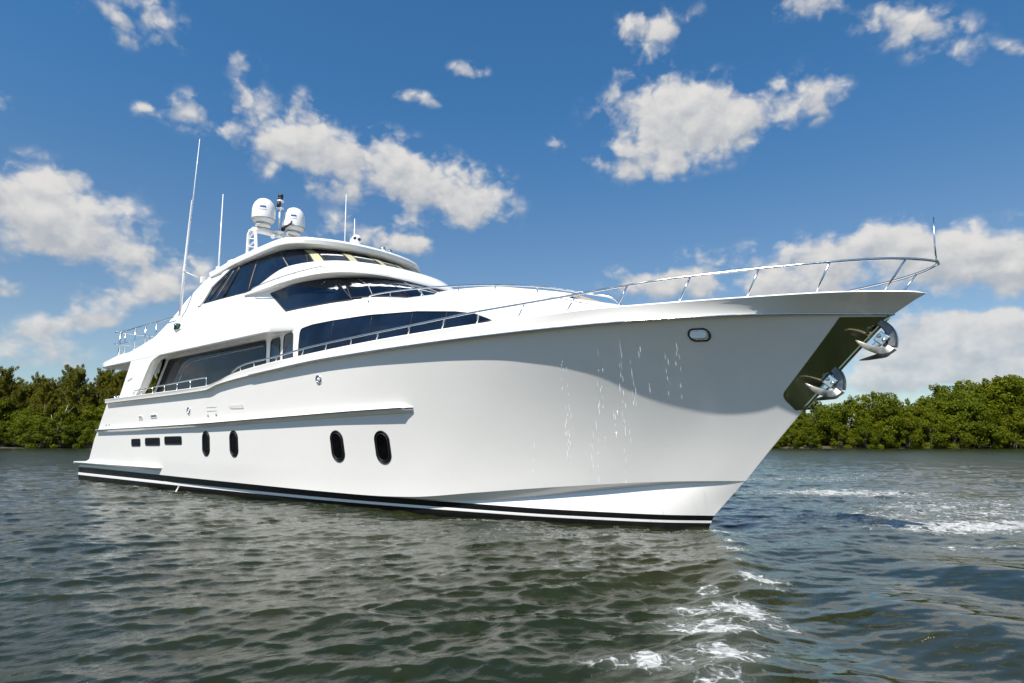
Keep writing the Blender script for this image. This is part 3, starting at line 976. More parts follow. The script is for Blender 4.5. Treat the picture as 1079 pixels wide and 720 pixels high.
# polished plates of the anchor pocket on both sides of the stem
stem = []
for r in ROWS[6:]:
    stem.append((r[-1].x, r[-1].z))
sx = lambda z: float(np.interp(z, [b for a, b in stem], [a for a, b in stem]))
pp = [(25.06, 2.185, .10), (26.035, 3.315, .01), (sx(3.315) - .03, 3.315, 0)] + [(sx(z) - .03, z, 0) for z in (3.1, 2.9, 2.7, 2.5, 2.3, 2.1, 1.97)] + [(25.21, 1.955, .02)]
for sgn in (1, -1):
    panel('anchor_pocket', pp, hl[sgn], M['mirror'], .12, .009, .02)
mb = MB(); mb.tube([(sx(z) - .012, 0, z) for z in np.linspace(1.95, 3.33, 14)], .038, 10)
part(mb, 'stem_bar', M['mirror'])


def smooth_path(pts, n=6):
    P = [Vector(p) for p in pts]; out = []
    for i in range(len(P) - 1):
        p0 = P[max(i - 1, 0)]; p1 = P[i]; p2 = P[i + 1]; p3 = P[min(i + 2, len(P) - 1)]
        for k in range(n):
            t = k / n
            out.append(.5 * ((2 * p1) + (p2 - p0) * t + (2 * p0 - 5 * p1 + 4 * p2 - p3) * t * t + (3 * p1 - p0 - 3 * p2 + p3) * t ** 3))
    out.append(P[-1]); return out


def anchor(dx, dz, roll):
    def band(mb, pts, wid, thk):
        """bar bent along pts: wid across it in the plane of the stem, thk athwartships"""
        P_ = smooth_path([(x + dx, y, z + dz) for x, y, z in pts], 4)
        n = len(P_); rings = []
        for k, p in enumerate(P_):
            t_ = (P_[min(k + 1, n - 1)] - P_[max(k - 1, 0)]); t_.y = 0; t_.normalize()
            wv = Vector((-t_.z, 0, t_.x)); f = k / (n - 1) * (len(pts) - 1)
            w_ = float(np.interp(f, range(len(wid)), wid)) * .5; h_ = float(np.interp(f, range(len(thk)), thk)) * .5
            Y = Vector((0, 1, 0))
            rings.append([p + wv * (w_ * a) + Y * (h_ * b) for a, b in ((-1, -.7), (-.75, -1), (.75, -1), (1, -.7), (1, .7), (.75, 1), (-.75, 1), (-1, .7))])
        mb.loft(rings, True, True, True, smooth=True)
    def pt(x, y, z):
        return Vector((x + dx, y, z + dz))
    a = MB()
    # the near and the far fluke sweep back from the crown to the hull on either side
    band(a, [(26.20, -.34, 2.955), (26.32, -.31, 2.86), (26.46, -.22, 2.795), (26.55, -.10, 2.79), (26.61, 0, 2.85)], [.012, .085, .11, .115, .12], [.012, .035, .06, .12, .20])
    band(a, [(26.10, .33, 2.73), (26.22, .32, 2.745), (26.38, .25, 2.765), (26.50, .13, 2.78), (26.58, .02, 2.84)], [.010, .05, .08, .10, .10], [.012, .035, .06, .10, .14])
    fl = part(a, 'anchor', M['cast'], auto=30)
    b = MB()
    band(b, [(26.615, 0, 2.86), (26.63, 0, 2.97), (26.61, 0, 3.08), (26.56, 0, 3.17), (26.47, 0, 3.25)], [.12, .125, .13, .12, .09], [.19, .17, .16, .15, .13])
    part(b, 'crown_plate', M['darksteel'], fl, auto=30)
    c = MB()
    for y in (-.10, .10):
        c.box(pt(26.50, y, 2.985), (.16, .03, .17), bev=.015, rot=Matrix.Rotation(.75, 3, 'Y'))
        for ox, oz in ((-.03, .04), (.035, -.03)):
            c.lathe([(0, .02), (.03, .018), (.034, 0)], pt(26.50 + ox, y + (-.016 if y < 0 else .016), 2.985 + oz), 10, axis=(0, -1 if y < 0 else 1, 0))
    c.box(pt(26.46, 0, 2.95), (.30, .11, .09), bev=.02, rot=Matrix.Rotation(-.75, 3, 'Y'))
    part(c, 'shank', M['steel'], fl)


anchor(0.0, 0.0, 0)
anchor(-.745, -.60, 0)

# water running out of the hawse pipe and off the flare: drops that fall clear of the hull
mb = MB(); rg = random.Random(5)
M['drop'] = principled('falling_water', (0.93, 0.94, 0.95), 0.08, 0, 0.5, 0.9)[0]
strings = [(rg.choice([23.55, 23.3, 23.2, 22.9, 22.85, 22.35, 21.9, 24.05]) + rg.gauss(0, .10), rg.uniform(1.3, 2.9)) for _ in range(26)]
for x0, ztop in strings:
    y0 = -(b_knuckle(x0) + rg.uniform(.02, .12)); z = ztop
    for k in range(rg.randint(2, 7)):
        x = x0 + rg.gauss(0, .015) + (ztop - z) * .03
        L = rg.uniform(.04, .15) * (1.5 if rg.random() < .15 else 1); wd = rg.uniform(.0011, .0030)
        mb.tube([(x, y0, z), (x - .02 * L, y0, z + L * .35), (x - .06 * L, y0, z + L)], [wd * .4, wd, wd * .15], 5)
        z -= rg.uniform(.05, .26)
        if z < .7: break
o = mb.build('water_drops', M['drop']); o['kind'] = 'stuff'


# ------------------------------------------------------------------ rails
b_rail = interp([(12.3, 3.16), (13.2, 3.14), (14.4, 3.10), (15.8, 3.05), (17.9, 2.92), (19.35, 2.75), (20.6, 2.55), (21.4, 2.36), (22.3, 2.15), (23.24, 1.93), (24.18, 1.64), (25.12, 1.34), (26.06, 1.05), (26.6, .80), (26.93, .55), (27.14, .31), (27.25, .13), (27.285, 0)])
rail_pts = [(12.45, 3.18), (12.62, 3.26), (12.9, 3.33), (13.4, 3.385), (14.4, 3.43), (15.6, 3.525), (16.5, 3.575), (17.7, 3.63), (19.2, 3.71), (20.4, 3.79), (21.4, 3.85), (22.3, 3.905), (23.2, 3.965), (24.0, 4.01), (25.0, 4.03), (26.0, 4.03), (26.6, 4.03), (26.93, 4.03), (27.14, 4.03), (27.25, 4.03)]
stb = [Vector((x, -b_rail(x), z)) for x, z in rail_pts]
full = smooth_path(stb + [Vector((27.28, -.09, 4.03)), Vector((27.285, 0, 4.03)), Vector((27.28, .09, 4.03))] + mirror(stb)[::-1], 5)
mb = MB(); mb.tube(full, .020, 8)
bow_rail = part(mb, 'bow_rail', M['steel'])
posts = [(12.85, 12.8), (13.5, 13.45), (14.48, 14.44), (15.62, 15.43), (16.46, 16.29), (17.28, 17.16), (18.11, 17.95), (18.95, 18.85), (19.81, 19.7), (20.58, 20.5), (21.47, 21.36), (22.42, 22.28), (23.28, 23.12), (24.23, 24.05), (25.18, 24.98), (26.09, 25.85), (26.96, 26.63)]
zr_ = lambda x: float(np.interp(x, [a for a, _ in rail_pts], [b for _, b in rail_pts]))
for xt, xb in posts:
    for sgn in (1, -1):
        mb = MB(); mb.tube([(xt, -b_rail(xt) * sgn, zr_(xt)), (xb, -(b_sheer(xb) - .07) * sgn, z_sheer(xb) - .02)], .015, 8)
        part(mb, 'stanchion', M['steel'], bow_rail)
mb = MB(); mb.tube([(27.26, -.02, 4.02), (27.27, -.02, 4.34), (27.29, -.02, 4.71)], [.017, .011, .007], 8)
part(mb, 'jack_staff', M['steel'])

for sgn in (1, -1):
    # after side deck rail
    top = smooth_path([(5.6, -3.08 * sgn, 2.93), (5.64, -3.09 * sgn, 3.04), (5.85, -3.1 * sgn, 3.07), (7.2, -3.1 * sgn, 3.10), (8.6, -3.1 * sgn, 3.13), (9.9, -3.1 * sgn, 3.16), (10.75, -3.1 * sgn, 3.17), (10.90, -3.1 * sgn, 3.12), (10.92, -3.1 * sgn, 2.94)], 4)
    mb = MB(); mb.tube(top, .018, 8)
    o = part(mb, 'side_rail', M['steel'])
    for x in (6.3, 7.2, 8.1, 9.0, 9.9):
        mb = MB(); mb.tube([(x, -3.1 * sgn, 3.07 + (x - 5.85) * .021), (x, -3.1 * sgn, 2.9)], .014, 8)
        part(mb, 'stanchion', M['steel'], o)
    # handrail under the brow coaming
    pts = smooth_path([(11.9, -2.49 * sgn, 5.56), (12.1, -2.55 * sgn, 5.60), (13.0, -2.58 * sgn, 5.63), (14.0, -2.59 * sgn, 5.64), (14.9, -2.56 * sgn, 5.63), (15.3, -2.51 * sgn, 5.62), (15.38, -2.46 * sgn, 5.58)], 4)
    mb = MB(); mb.tube(pts, .013, 6)
    o = part(mb, 'brow_handrail', M['steel'])
    for x, yy in ((12.6, 2.48), (13.4, 2.51), (14.2, 2.51)):
        mb = MB(); mb.tube([(x, -2.58 * sgn, 5.635), (x, -yy * sgn, 5.62)], .010, 6)
        part(mb, 'bracket', M['steel'], o)
    # rail round the raised fore deck
    pts = [(16.78, 2.16, 4.56), (16.8, 2.2, 4.66), (17.1, 2.27, 4.70), (18.14, 2.17, 4.67), (19.38, 1.97, 4.585), (20.27, 1.8, 4.49), (21.28, 1.59, 4.33), (22.19, 1.37, 4.10), (22.6, 1.26, 3.98), (22.75, 1.2, 3.82)]
    mb = MB(); mb.tube(smooth_path([(a, -b * sgn, c) for a, b, c in pts], 5), .018, 8)
    o = part(mb, 'foredeck_rail', M['steel'])
    for x in (17.6, 18.5, 19.45, 20.3, 21.2, 22.0):
        z = float(np.interp(x, [p[0] for p in pts], [p[2] for p in pts])); y = float(np.interp(x, [p[0] for p in pts], [p[1] for p in pts]))
        h = HB.ray_cast(Vector((x - .05, -(y - .04) * sgn, 8)), Vector((0, 0, -1)))
        zb_ = h[0].z if h[0] is not None else z - .2
        mb = MB(); mb.tube([(x, -y * sgn, z), (x - .05, -(y - .04) * sgn, min(zb_, z - .1))], .014, 8)
        part(mb, 'stanchion', M['steel'], o)

# boat deck rail round the stern of the upper deck
c = [(7.2, 5.40), (6.3, 5.40), (5.2, 5.42), (4.2, 5.43), (3.2, 5.43), (2.5, 5.45)]
left = [Vector((x, -2.66, z)) for x, z in c] + [Vector((2.28, -2.55, 5.45)), Vector((2.2, -2.35, 5.45))]
loop = smooth_path(left + mirror(left)[::-1], 5)
mb = MB(); mb.tube(loop, .022, 8)
deck_rail = part(mb, 'boat_deck_rail', M['steel'])
for dz in (.45,):
    l2 = [p - Vector((0, 0, dz)) for p in left[1:]]
    mb = MB(); mb.tube(smooth_path(l2 + mirror(l2)[::-1], 5), .014, 8)
    part(mb, 'lower_rail', M['steel'], deck_rail)
for x in (2.42, 2.95, 3.9, 4.85, 5.8):
    for sgn in (1, -1):
        mb = MB(); mb.tube([(x, -2.66 * sgn, 5.43), (x, -2.66 * sgn, 4.4)], .018 if x > 2.6 else .03, 8)
        part(mb, 'stanchion', M['steel'], deck_rail)
for y in (-1.6, -.6, .6, 1.6):
    mb = MB(); mb.tube([(2.2, y, 5.45), (2.2, y, 4.3)], .018, 8)
    part(mb, 'stanchion', M['steel'], deck_rail)
mb = MB(); mb.box((5.2, -1.7, 5.52), (.14, .14, .09), bev=.02); mb.tube([(5.2, -1.7, 4.4), (5.2, -1.7, 5.5)], .03, 8)
part(mb, 'searchlight', M['gasket'])
# small white crane and locker on the boat deck
mb = MB()
mb.tube([(5.6, -1.2, 4.4), (5.6, -1.2, 5.45), (5.5, -1.2, 5.6)], .11, 10); mb.tube([(5.62, -1.2, 5.52), (3.6, -.7, 5.38)], [.10, .07], 8)
mb.box((4.4, -1.2, 4.75), (1.4, .9, .6), bev=.08)
part(mb, 'deck_crane', M['white'], auto=40)

# ------------------------------------------------------------------ antennas, mast, domes, lights
def whip(name, pts, rad, parent=None):
    mb = MB(); mb.tube(pts, rad, 8)
    return part(mb, name, M['white'], parent)

a = whip('antenna', [(7.55, -2.63, 5.15), (7.60, -2.63, 6.9), (7.66, -2.63, 7.9), (7.76, -2.63, 9.2), (7.82, -2.63, 9.25), (7.94, -2.63, 11.3)], [.045, .042, .038, .032, .018, .011])
mb = MB(); mb.tube([(7.61, -2.63, 6.85), (7.95, -2.2, 6.60)], .016, 6); mb.box((8.0, -2.2, 6.58), (.14, .12, .22), bev=.02); mb.box((7.62, -2.63, 6.85), (.09, .09, .05), bev=.01)
part(mb, 'antenna_bracket', M['white'], a)
mb = MB(); mb.box((7.56, -2.64, 5.2), (.16, .10, .34), bev=.03)
part(mb, 'antenna_bracket', M['white'], a)
a = whip('antenna', [(8.72, -2.05, 6.75), (8.72, -2.05, 7.35), (8.72, -2.08, 9.35)], [.032, .026, .012])
mb = MB(); mb.box((8.72, -2.05, 6.85), (.12, .12, .16), bev=.02)
part(mb, 'antenna_bracket', M['white'], a)
whip('antenna', [(2.75, -.4, 4.4), (2.75, -.4, 6.1), (2.75, -.4, 6.75)], [.05, .045, .022])
whip('antenna', [(12.55, 0, 7.0), (12.50, 0, 9.0)], [.022, .009])
whip('antenna', [(12.9, .1, 7.0), (12.85, .1, 8.15)], [.022, .010])

# radar arch: perforated legs and a beam
mb = MB()
for sgn in (1, -1):
    y = -.85 * sgn
    mb.tube([(8.12, y, 6.9), (8.10, y, 8.45), (8.16, y * .98, 8.56), (8.3, y * .95, 8.6)], .055, 8)
    mb.tube([(8.92, y, 6.9), (8.55, y * .98, 8.42), (8.46, y * .95, 8.58)], .055, 8)
    for k in range(5):
        z = 7.1 + k * .30; xr = 8.92 - (z - 6.9) * .243
        mb.tube([(8.12, y, z), (xr, y, z + (.12 if k % 2 else .18))], .03, 6)
        mb.tube([(8.12, y, z + .3), (xr, y, z + .16)], .022, 6)
mb.tube([(8.35, -.85, 8.56), (8.4, -.5, 8.60), (8.45, 0, 8.60), (8.4, .5, 8.60), (8.35, .85, 8.56)], [.10, .12, .13, .12, .10], 10)
mb.tube([(8.9, -.4, 8.30), (8.5, 0, 8.55), (8.9, .4, 8.30)], .07, 8)
mb.tube([(8.7, -.84, 7.7), (8.7, .84, 7.7)], .05, 8)
mb.lathe([(.18, 0), (.2, .06), (.14, .12), (0, .15)], (8.5, .02, 8.6), 14)
arch = part(mb, 'radar_arch', M['white'], auto=40)
mb = MB(); mb.tube([(8.5, .02, 8.7), (8.5, .02, 9.78)], .032, 8)
mb.lathe([(.0, 0), (.12, 0), (.12, .03), (0, .04)], (8.5, .02, 9.52), 12); mb.lathe([(.0, 0), (.13, 0), (.11, .05), (0, .06)], (8.5, .02, 9.78), 12)
pole = part(mb, 'mast_pole', M['white'])
mb = MB(); mb.lathe([(0.0, 0), (.085, 0), (.085, .08), (.06, .10), (.09, .12), (.09, .2), (0, .22)], (8.5, .02, 9.84), 12)
mb.lathe([(0.0, 0), (.07, .0), (.07, .18), (0, .2)], (8.54, -.05, 9.56), 12)
part(mb, 'masthead_lamp', M['gasket'], pole)


def dome(x, y, z, r, hgt):
    mb = MB()
    mb.lathe([(0, .24), (r * .98, .26), (r, .30), (r * 1.0, hgt * .58), (r * .95, hgt * .70), (r * .82, hgt * .82), (r * .6, hgt * .925), (r * .3, hgt * .98), (0, hgt)], (x, y, z), 28)
    o = part(mb, 'satellite_dome', M['white'], auto=50)
    mb = MB()
    mb.lathe([(0, 0), (r * .60, 0), (r * .66, .03), (r * .66, .085), (r * .5, .10), (r * .55, .12), (r * .80, .16), (r * .97, .235), (r * .97, .245)], (x, y, z), 24)
    part(mb, 'base', M['deck'], o)
    mb = MB()
    mb.lathe([(r * .985, .240), (r * 1.012, .245), (r * 1.012, .262), (r * .985, .268)], (x, y, z), 28)
    part(mb, 'seam_band', M['greyplastic'], o)
    mb = MB()      # small blue mark of five strokes and a faint line below it
    a0 = math.atan2(-.72, .69) + .25
    for k in range(9):
        a = a0 - .25 + k * .055
        rr_ = r * 1.0 + .004
        mb.box((x + rr_ * math.cos(a), y + rr_ * math.sin(a), z + hgt * .60), (.008, .03 if k % 3 else .012, .055), rot=Matrix.Rotation(a, 3, 'Z'))
    part(mb, 'maker_mark', M['bluelet'], o)
    mb = MB()
    for k in range(10):
        a = a0 - .38 + k * .07
        rr_ = r * 1.0 + .003
        mb.box((x + rr_ * math.cos(a), y + rr_ * math.sin(a), z + hgt * .50), (.006, .03, .012), rot=Matrix.Rotation(a, 3, 'Z'))
    part(mb, 'maker_mark', M['greyplastic'], o)


dome(8.5, -.56, 8.70, .385, 1.02)
dome(8.5, .58, 8.70, .385, 1.02)
mb = MB(); mb.box((8.62, .12, 8.78), (.14, .10, .10), bev=.02); mb.tube([(8.62, .12, 8.8), (8.8, .3, 9.0), (8.85, .3, 9.08)], .03, 6)
part(mb, 'camera_head', M['gasket'], arch)
# two humps (liferaft canisters) on the roof's after edge
for x in (9.15, 9.95):
    mb = MB(); mb.lathe([(.26, 0), (.27, .12), (.22, .22), (.12, .28), (0, .30)], (x, -1.72, 6.86), 18)
    part(mb, 'roof_vent', M['white'], auto=60)
# loud hailer and horns near the roof's front edge
mb = MB(); mb.lathe([(.05, 0), (.05, .12)], (13.7, -.42, 6.94), 10); mb.lathe([(0, 0), (.11, .0), (.14, .03), (.14, .26), (.10, .30), (0, .3)], (13.62, -.42, 7.12), 16, axis=(1, -.35, .02))
o = part(mb, 'loudspeaker', M['white'], auto=40)
mb = MB()
for y in (-.09, .06):
    mb.lathe([(0, 0), (.045, .0), (.045, .012), (0, .014)], Vector((13.92, -.53 + y, 7.12)), 12, axis=(1, -.35, 0))
part(mb, 'grille', M['gasket'], o)
for x, y in ((13.86, .42), (13.80, .72)):
    mb = MB(); mb.tube([(x, y, 6.9), (x, y, 7.0)], .02, 8); mb.lathe([(0, 0), (.05, .01), (.075, .06), (.06, .11), (0, .13)], (x - .05, y, 7.05), 14, axis=(1, 0, .1))
    part(mb, 'horn', M['steel'])
# starboard navigation light on its shelf, its twin to port
for sgn in (1, -1):
    p, nrm = uc[sgn](7.75, 5.0)
    mb = MB(); mb.box(p + Vector((0, -.06 * sgn, .0)), (.17, .14, .20), bev=.02)
    o = part(mb, 'navigation_light', M['gasket'])
    mb = MB(); mb.lathe([(.0, -.06), (.06, -.06), (.06, .06), (0, .06)], p + Vector((.06, -.10 * sgn, .02)), 12)
    part(mb, 'lens', M['green'], o)
    mb = MB(); q = p + Vector((.12, 0, -.16))
    mb.add([q + Vector((-.1, -.16 * sgn, .05)), q + Vector((.36, -.02 * sgn, .07)), q + Vector((.30, .06 * sgn, .07)), q + Vector((-.1, .06 * sgn, .05)), q + Vector((-.1, 0, -.14))], [(0, 1, 2, 3), (0, 4, 1), (1, 4, 2), (2, 4, 3), (3, 4, 0)], smooth=False)
    part(mb, 'shelf', M['white'], o)

# ------------------------------------------------------------------ water
# patches of foam: x, y, half width across the view, half depth along it, density
FOAM = [(23.95, -.33, .40, .30, .9), (24.5, -1.3, .24, .28, .8), (24.85, -1.95, .30, .30, .8), (25.25, -2.9, .22, .30, .6), (25.71, -3.67, .30, .36, .95), (25.40, -4.36, .20, .24, .7),
        (25.98, -4.79, .26, .34, 1.0), (25.56, -5.06, .26, .28, .75), (26.03, -5.58, .28, .36, .95), (25.66, -5.73, .26, .24, .6), (26.4, -6.23, .26, .30, .85), (26.08, -6.58, .26, .22, .8),
        (25.75, -6.75, .3, .2, .6), (26.55, -6.75, .24, .22, .8), (26.7, -7.4, .28, .3, .7), (26.9, -8.2, .4, .4, .8), (26.45, -5.1, .16, .2, .5), (26.7, -5.9, .15, .2, .45),
        (26.1, -5.2, .3, .8, .2),
        (20.83, 14.68, 4.2, 2.4, .55), (24.28, 9.81, 3.2, 1.8, .55), (26.37, 4.98, 2.8, 1.2, .6), (27.38, 3.13, 1.9, .9, .66), (26.27, 2.05, 1.4, .7, .5), (24.99, 2.82, 1.4, .8, .5),
        (27.12, .53, 1.6, .5, .5), (23.22, 8.51, 2.8, 1.6, .5), (27.4, 8.61, 2.4, 1.3, .5), (22.85, 20.58, 5, 3, .45), (27.16, -1.27, .8, .25, .4), (25.75, -2.75, .2, .15, .45),
        (29.0, 6.5, 1.9, 1.0, .6), (30.5, 2.5, 1.6, .7, .5), (28.4, 4.2, 1.8, .6, .5), (25.6, 6.4, 1.8, .8, .5)]
WDIR = math.atan2(AWAY.y, AWAY.x) + 0.35        # the chop runs away from the viewer


def fft_tile(N, L, lmin, lmax, lpeak, slope, spread, seed, rms):
    rg = np.random.default_rng(seed)
    k1 = 2 * np.pi * np.fft.fftfreq(N, L / N)
    kx, ky = np.meshgrid(k1, k1, indexing='ij')
    k = np.hypot(kx, ky); k[0, 0] = 1e-6
    lam = 2 * np.pi / k
    amp = k ** (-slope) * np.exp(-(lam / lpeak) ** 4 * .6)
    amp[(lam < lmin) | (lam > lmax)] = 0
    c = np.cos(np.arctan2(ky, kx) - WDIR)
    amp *= (1 - spread) * np.abs(c) ** 2 + spread
    ph = (rg.normal(size=(N, N)) + 1j * rg.normal(size=(N, N)))
    Hk = amp * ph; Hk[0, 0] = 0
    h = np.fft.ifft2(Hk); s = rms / h.real.std()
    dx = np.fft.ifft2(-1j * kx / k * Hk).real * s; dy = np.fft.ifft2(-1j * ky / k * Hk).real * s
    return h.real * s, dx, dy


def sample(tile, L, x, y):
    N = tile.shape[0]
    u = (x / L * N) % N; v = (y / L * N) % N
    i = np.floor(u).astype(int); j = np.floor(v).astype(int); fu = u - i; fv = v - j
    i %= N; j %= N; i1 = (i + 1) % N; j1 = (j + 1) % N
    return (tile[i, j] * (1 - fu) + tile[i1, j] * fu) * (1 - fv) + (tile[i, j1] * (1 - fu) + tile[i1, j1] * fu) * fv


def build_water():
    cx_, cy_ = 28.0, -10.4
    rs = [0.8]
    while rs[-1] < 5000:
        rs.append(rs[-1] * 1.0064 + .003)
    rs = np.array(rs)
    a0 = math.atan2(AWAY.y, AWAY.x)
    fine = np.arange(-0.82, 0.8201, 0.0044); rest = np.linspace(.82, 2 * math.pi - .82, 110)[1:-1]
    ang = np.concatenate([fine, rest]) + a0
    R, A = np.meshgrid(rs, ang, indexing='ij')
    X = cx_ + R * np.cos(A); Y = cy_ + R * np.sin(A)
    TA = fft_tile(640, 23.0, .12, 5.0, 1.25, 1.62, .07, 3, .0105)
    TB = fft_tile(512, 6.1, .045, .5, .30, 1.35, .14, 4, .0017)
    TC = fft_tile(256, 61.0, 1.5, 20.0, 5.0, 1.7, .2, 5, .016)
    dr = np.gradient(rs)[:, None] * np.ones_like(A)
    fA = np.clip(1.6 - dr / .35, 0, 1); fB = np.clip(1.7 - dr / .085, 0, 1); fC = np.clip(1.6 - dr / 1.2, 0, 1)
    # slick water of the wake to starboard of the bow: long smooth swells, little chop
    def blob(x0, y0, s, wt=1.0):
        return wt * np.exp(-(((X - x0) ** 2 + (Y - y0) ** 2) / (s * s)))
    slick = np.clip(blob(28.2, -4.5, 2.2, 1.2) + blob(29.3, -1.5, 2.8, 1.2) + blob(27.4, -6.8, 1.0, .6) + blob(31, -6, 3, 1.0), 0, 1)
    fB = fB * (1 - .72 * slick); fA = fA * (1 - .45 * slick)
    # rougher water thrown out by the bow towards the viewer
    rough = np.clip(blob(25.0, -6.0, 1.6, .8) + blob(24.0, -4.0, 1.8, .5), 0, 1)
    fA = fA * (1 + 1.0 * rough); fB = fB * (1 + .7 * rough)
    xr = X * math.cos(.3) - Y * math.sin(.3); yr = X * math.sin(.3) + Y * math.cos(.3)
    Z = fA * sample(TA[0], 23.0, X, Y) + fB * sample(TB[0], 6.1, xr, yr) + fC * sample(TC[0], 61.0, X, Y)
    DX = fA * sample(TA[1], 23.0, X, Y) + fB * (sample(TB[1], 6.1, xr, yr) * math.cos(.3) + sample(TB[2], 6.1, xr, yr) * math.sin(.3))
    DY = fA * sample(TA[2], 23.0, X, Y) + fB * (-sample(TB[1], 6.1, xr, yr) * math.sin(.3) + sample(TB[2], 6.1, xr, yr) * math.cos(.3))
    # bow wave: a crest that peels off the stem towards the viewer, and the swells behind it
    path = np.array([(23.7, -.1), (24.6, -1.7), (25.2, -3.21), (25.89, -4.78), (26.3, -6.06), (26.55, -7.0), (27.0, -8.6)])
    best = np.full(X.shape, 1e9); side = np.zeros_like(X); along = np.zeros_like(X)
    near = R < 22
    for i in range(len(path) - 1):
        p, q = path[i], path[i + 1]; d = q - p; L2 = d @ d
        t = np.clip(((X - p[0]) * d[0] + (Y - p[1]) * d[1]) / L2, 0, 1)
        ex = X - p[0] - t * d[0]; ey = Y - p[1] - t * d[1]
        dd = np.hypot(ex, ey); m = dd < best
        best[m] = dd[m]; side[m] = (d[0] * ey - d[1] * ex)[m]; along[m] = (i + t)[m]
    sd = best * np.sign(side)
    env = np.exp(-(along - 2.6) ** 2 / 7.0) * near
    Z += env * (.05 * np.exp(-(sd / .30) ** 2) + .02 * np.exp(-np.abs(sd) / 1.6) * np.cos(sd * 3.6))
    for wx, wy, wa, wl, ww, hh in ((24.0, -6.0, 1.15, 1.5, .16, .05), (24.7, -6.5, 1.0, 1.6, .17, .055), (25.3, -7.3, .9, 1.2, .15, .045), (23.4, -5.2, 1.2, 1.3, .16, .04), (24.4, -7.9, .8, 1.4, .16, .04)):
        ca, sa_ = math.cos(wa), math.sin(wa)
        lx = (X - wx) * ca + (Y - wy) * sa_; ly = -(X - wx) * sa_ + (Y - wy) * ca + .10 * np.sin(lx * 3.0)
        Z += hh * np.exp(-(lx / wl) ** 2) * np.exp(-np.abs(ly / ww) ** 1.5)
    sw = (X * .35 + Y * .94)
    Z += slick * .045 * np.sin(sw * 2.5 + .6 * np.sin(X * 1.1)) * np.clip(1.4 - R / 20, 0, 1)
    # crests lean forward, towards the viewer: gentle backs and short steep faces
    lean = 1.3 * np.clip(1.5 - R / 40, 0, 1) * (fA * sample(TA[0], 23.0, X, Y) + fB * sample(TB[0], 6.1, xr, yr))
    X2 = X - 1.1 * DX - lean * AWAY.x; Y2 = Y - 1.1 * DY - lean * AWAY.y
    foam = np.zeros_like(X)
    ra = np.array([RIGHT.x, RIGHT.y]); aw = np.array([AWAY.x, AWAY.y])
    for fx, fy, w, d, wt in FOAM:
        ex = X - fx; ey = Y - fy
        foam += wt * np.exp(-((ex * ra[0] + ey * ra[1]) / w) ** 2 - ((ex * aw[0] + ey * aw[1]) / d) ** 2)
    # thin foam line where the hull cuts the water
    foam = np.clip(foam, 0, 1.3)
    nr, na = X.shape
    nv = nr * na
    co = np.empty((nv, 3), np.float32); co[:, 0] = X2.ravel(); co[:, 1] = Y2.ravel(); co[:, 2] = Z.ravel()
    ii = np.arange(nr - 1)[:, None] * na; jj = np.arange(na)[None, :]; j2 = (jj + 1) % na
    quads = np.stack([ii + jj, ii + na + jj, ii + na + j2, ii + j2], -1).reshape(-1, 4)
    nq = len(quads)
    me = bpy.data.meshes.new('water')
    # small disc under the viewer closes the middle
    cap = np.arange(na)
    me.vertices.add(nv); me.vertices.foreach_set('co', co.ravel())
    me.loops.add(nq * 4 + na); me.loops.foreach_set('vertex_index', np.concatenate([quads.ravel(), cap]).astype(np.int32))
    me.polygons.add(nq + 1)
    me.polygons.foreach_set('loop_start', np.concatenate([np.arange(nq) * 4, [nq * 4]]).astype(np.int32))
    me.polygons.foreach_set('use_smooth', np.ones(nq + 1, bool))
    at = me.attributes.new('foam', 'FLOAT', 'POINT'); at.data.foreach_set('value', foam.ravel().astype(np.float32))
    far = np.clip((R - 16) / 45, 0, 1) * np.ones_like(A)
    at = me.attributes.new('far', 'FLOAT', 'POINT'); at.data.foreach_set('value', far.ravel().astype(np.float32))
    at = me.attributes.new('slick', 'FLOAT', 'POINT'); at.data.foreach_set('value', slick.ravel().astype(np.float32))
    me.update(); me.validate()
    o = bpy.data.objects.new('water', me); COL.objects.link(o); o['kind'] = 'structure'
    m, b, t = principled('sea_water', (0.024, 0.027, 0.014), 0.04, 0, 0, 0.5, 1.38)
    geo = t.node('ShaderNodeNewGeometry')
    af = t.node('ShaderNodeAttribute', attribute_name='foam'); ar = t.node('ShaderNodeAttribute', attribute_name='far'); asl = t.node('ShaderNodeAttribute', attribute_name='slick')
    P = geo.outputs['Position']
    # foam: lacy cells inside soft patches
    wv = t.vmath('ADD', P, t.vmath('SCALE', t.noise(P, 3.0, 3, .6).outputs['Color'], scale=.28))
    n1 = t.noise(wv, 4.2, 8, .66); n2 = t.noise(wv, 17.0, 4, .6)
    vo = t.node('ShaderNodeTexVoronoi', feature='DISTANCE_TO_EDGE'); t.link(wv, vo.inputs['Vector']); vo.inputs['Scale'].default_value = 6.0
    lace = t.math('SUBTRACT', 1.0, t.smooth(vo.outputs['Distance'], 0.01, 0.12))
    body_ = t.math('ADD', t.math('MULTIPLY', n1.outputs['Fac'], .78), t.math('ADD', t.math('MULTIPLY', n2.outputs['Fac'], .14), t.math('MULTIPLY', lace, .08)))
    v = t.math('ADD', t.math('MULTIPLY', af.outputs['Fac'], .30), body_)
    fm = t.math('MULTIPLY', t.smooth(v, .655, .775), t.smooth(af.outputs['Fac'], .15, .5))
    fm = t.math('MULTIPLY', fm, t.smooth(n2.outputs['Fac'], .2, .6, .35, .95))
    # silt carried in the water, in broad clouds
    sn = t.noise(P, .35, 4, .6)
    base = t.mixc(t.smooth(sn.outputs['Fac'], .35, .65), (0.011, 0.016, 0.005, 1), (0.018, 0.021, 0.007, 1))
    milky = t.mixc(t.math('MULTIPLY', t.smooth(af.outputs['Fac'], .05, .9), .45), base, (0.10, 0.12, 0.10, 1))
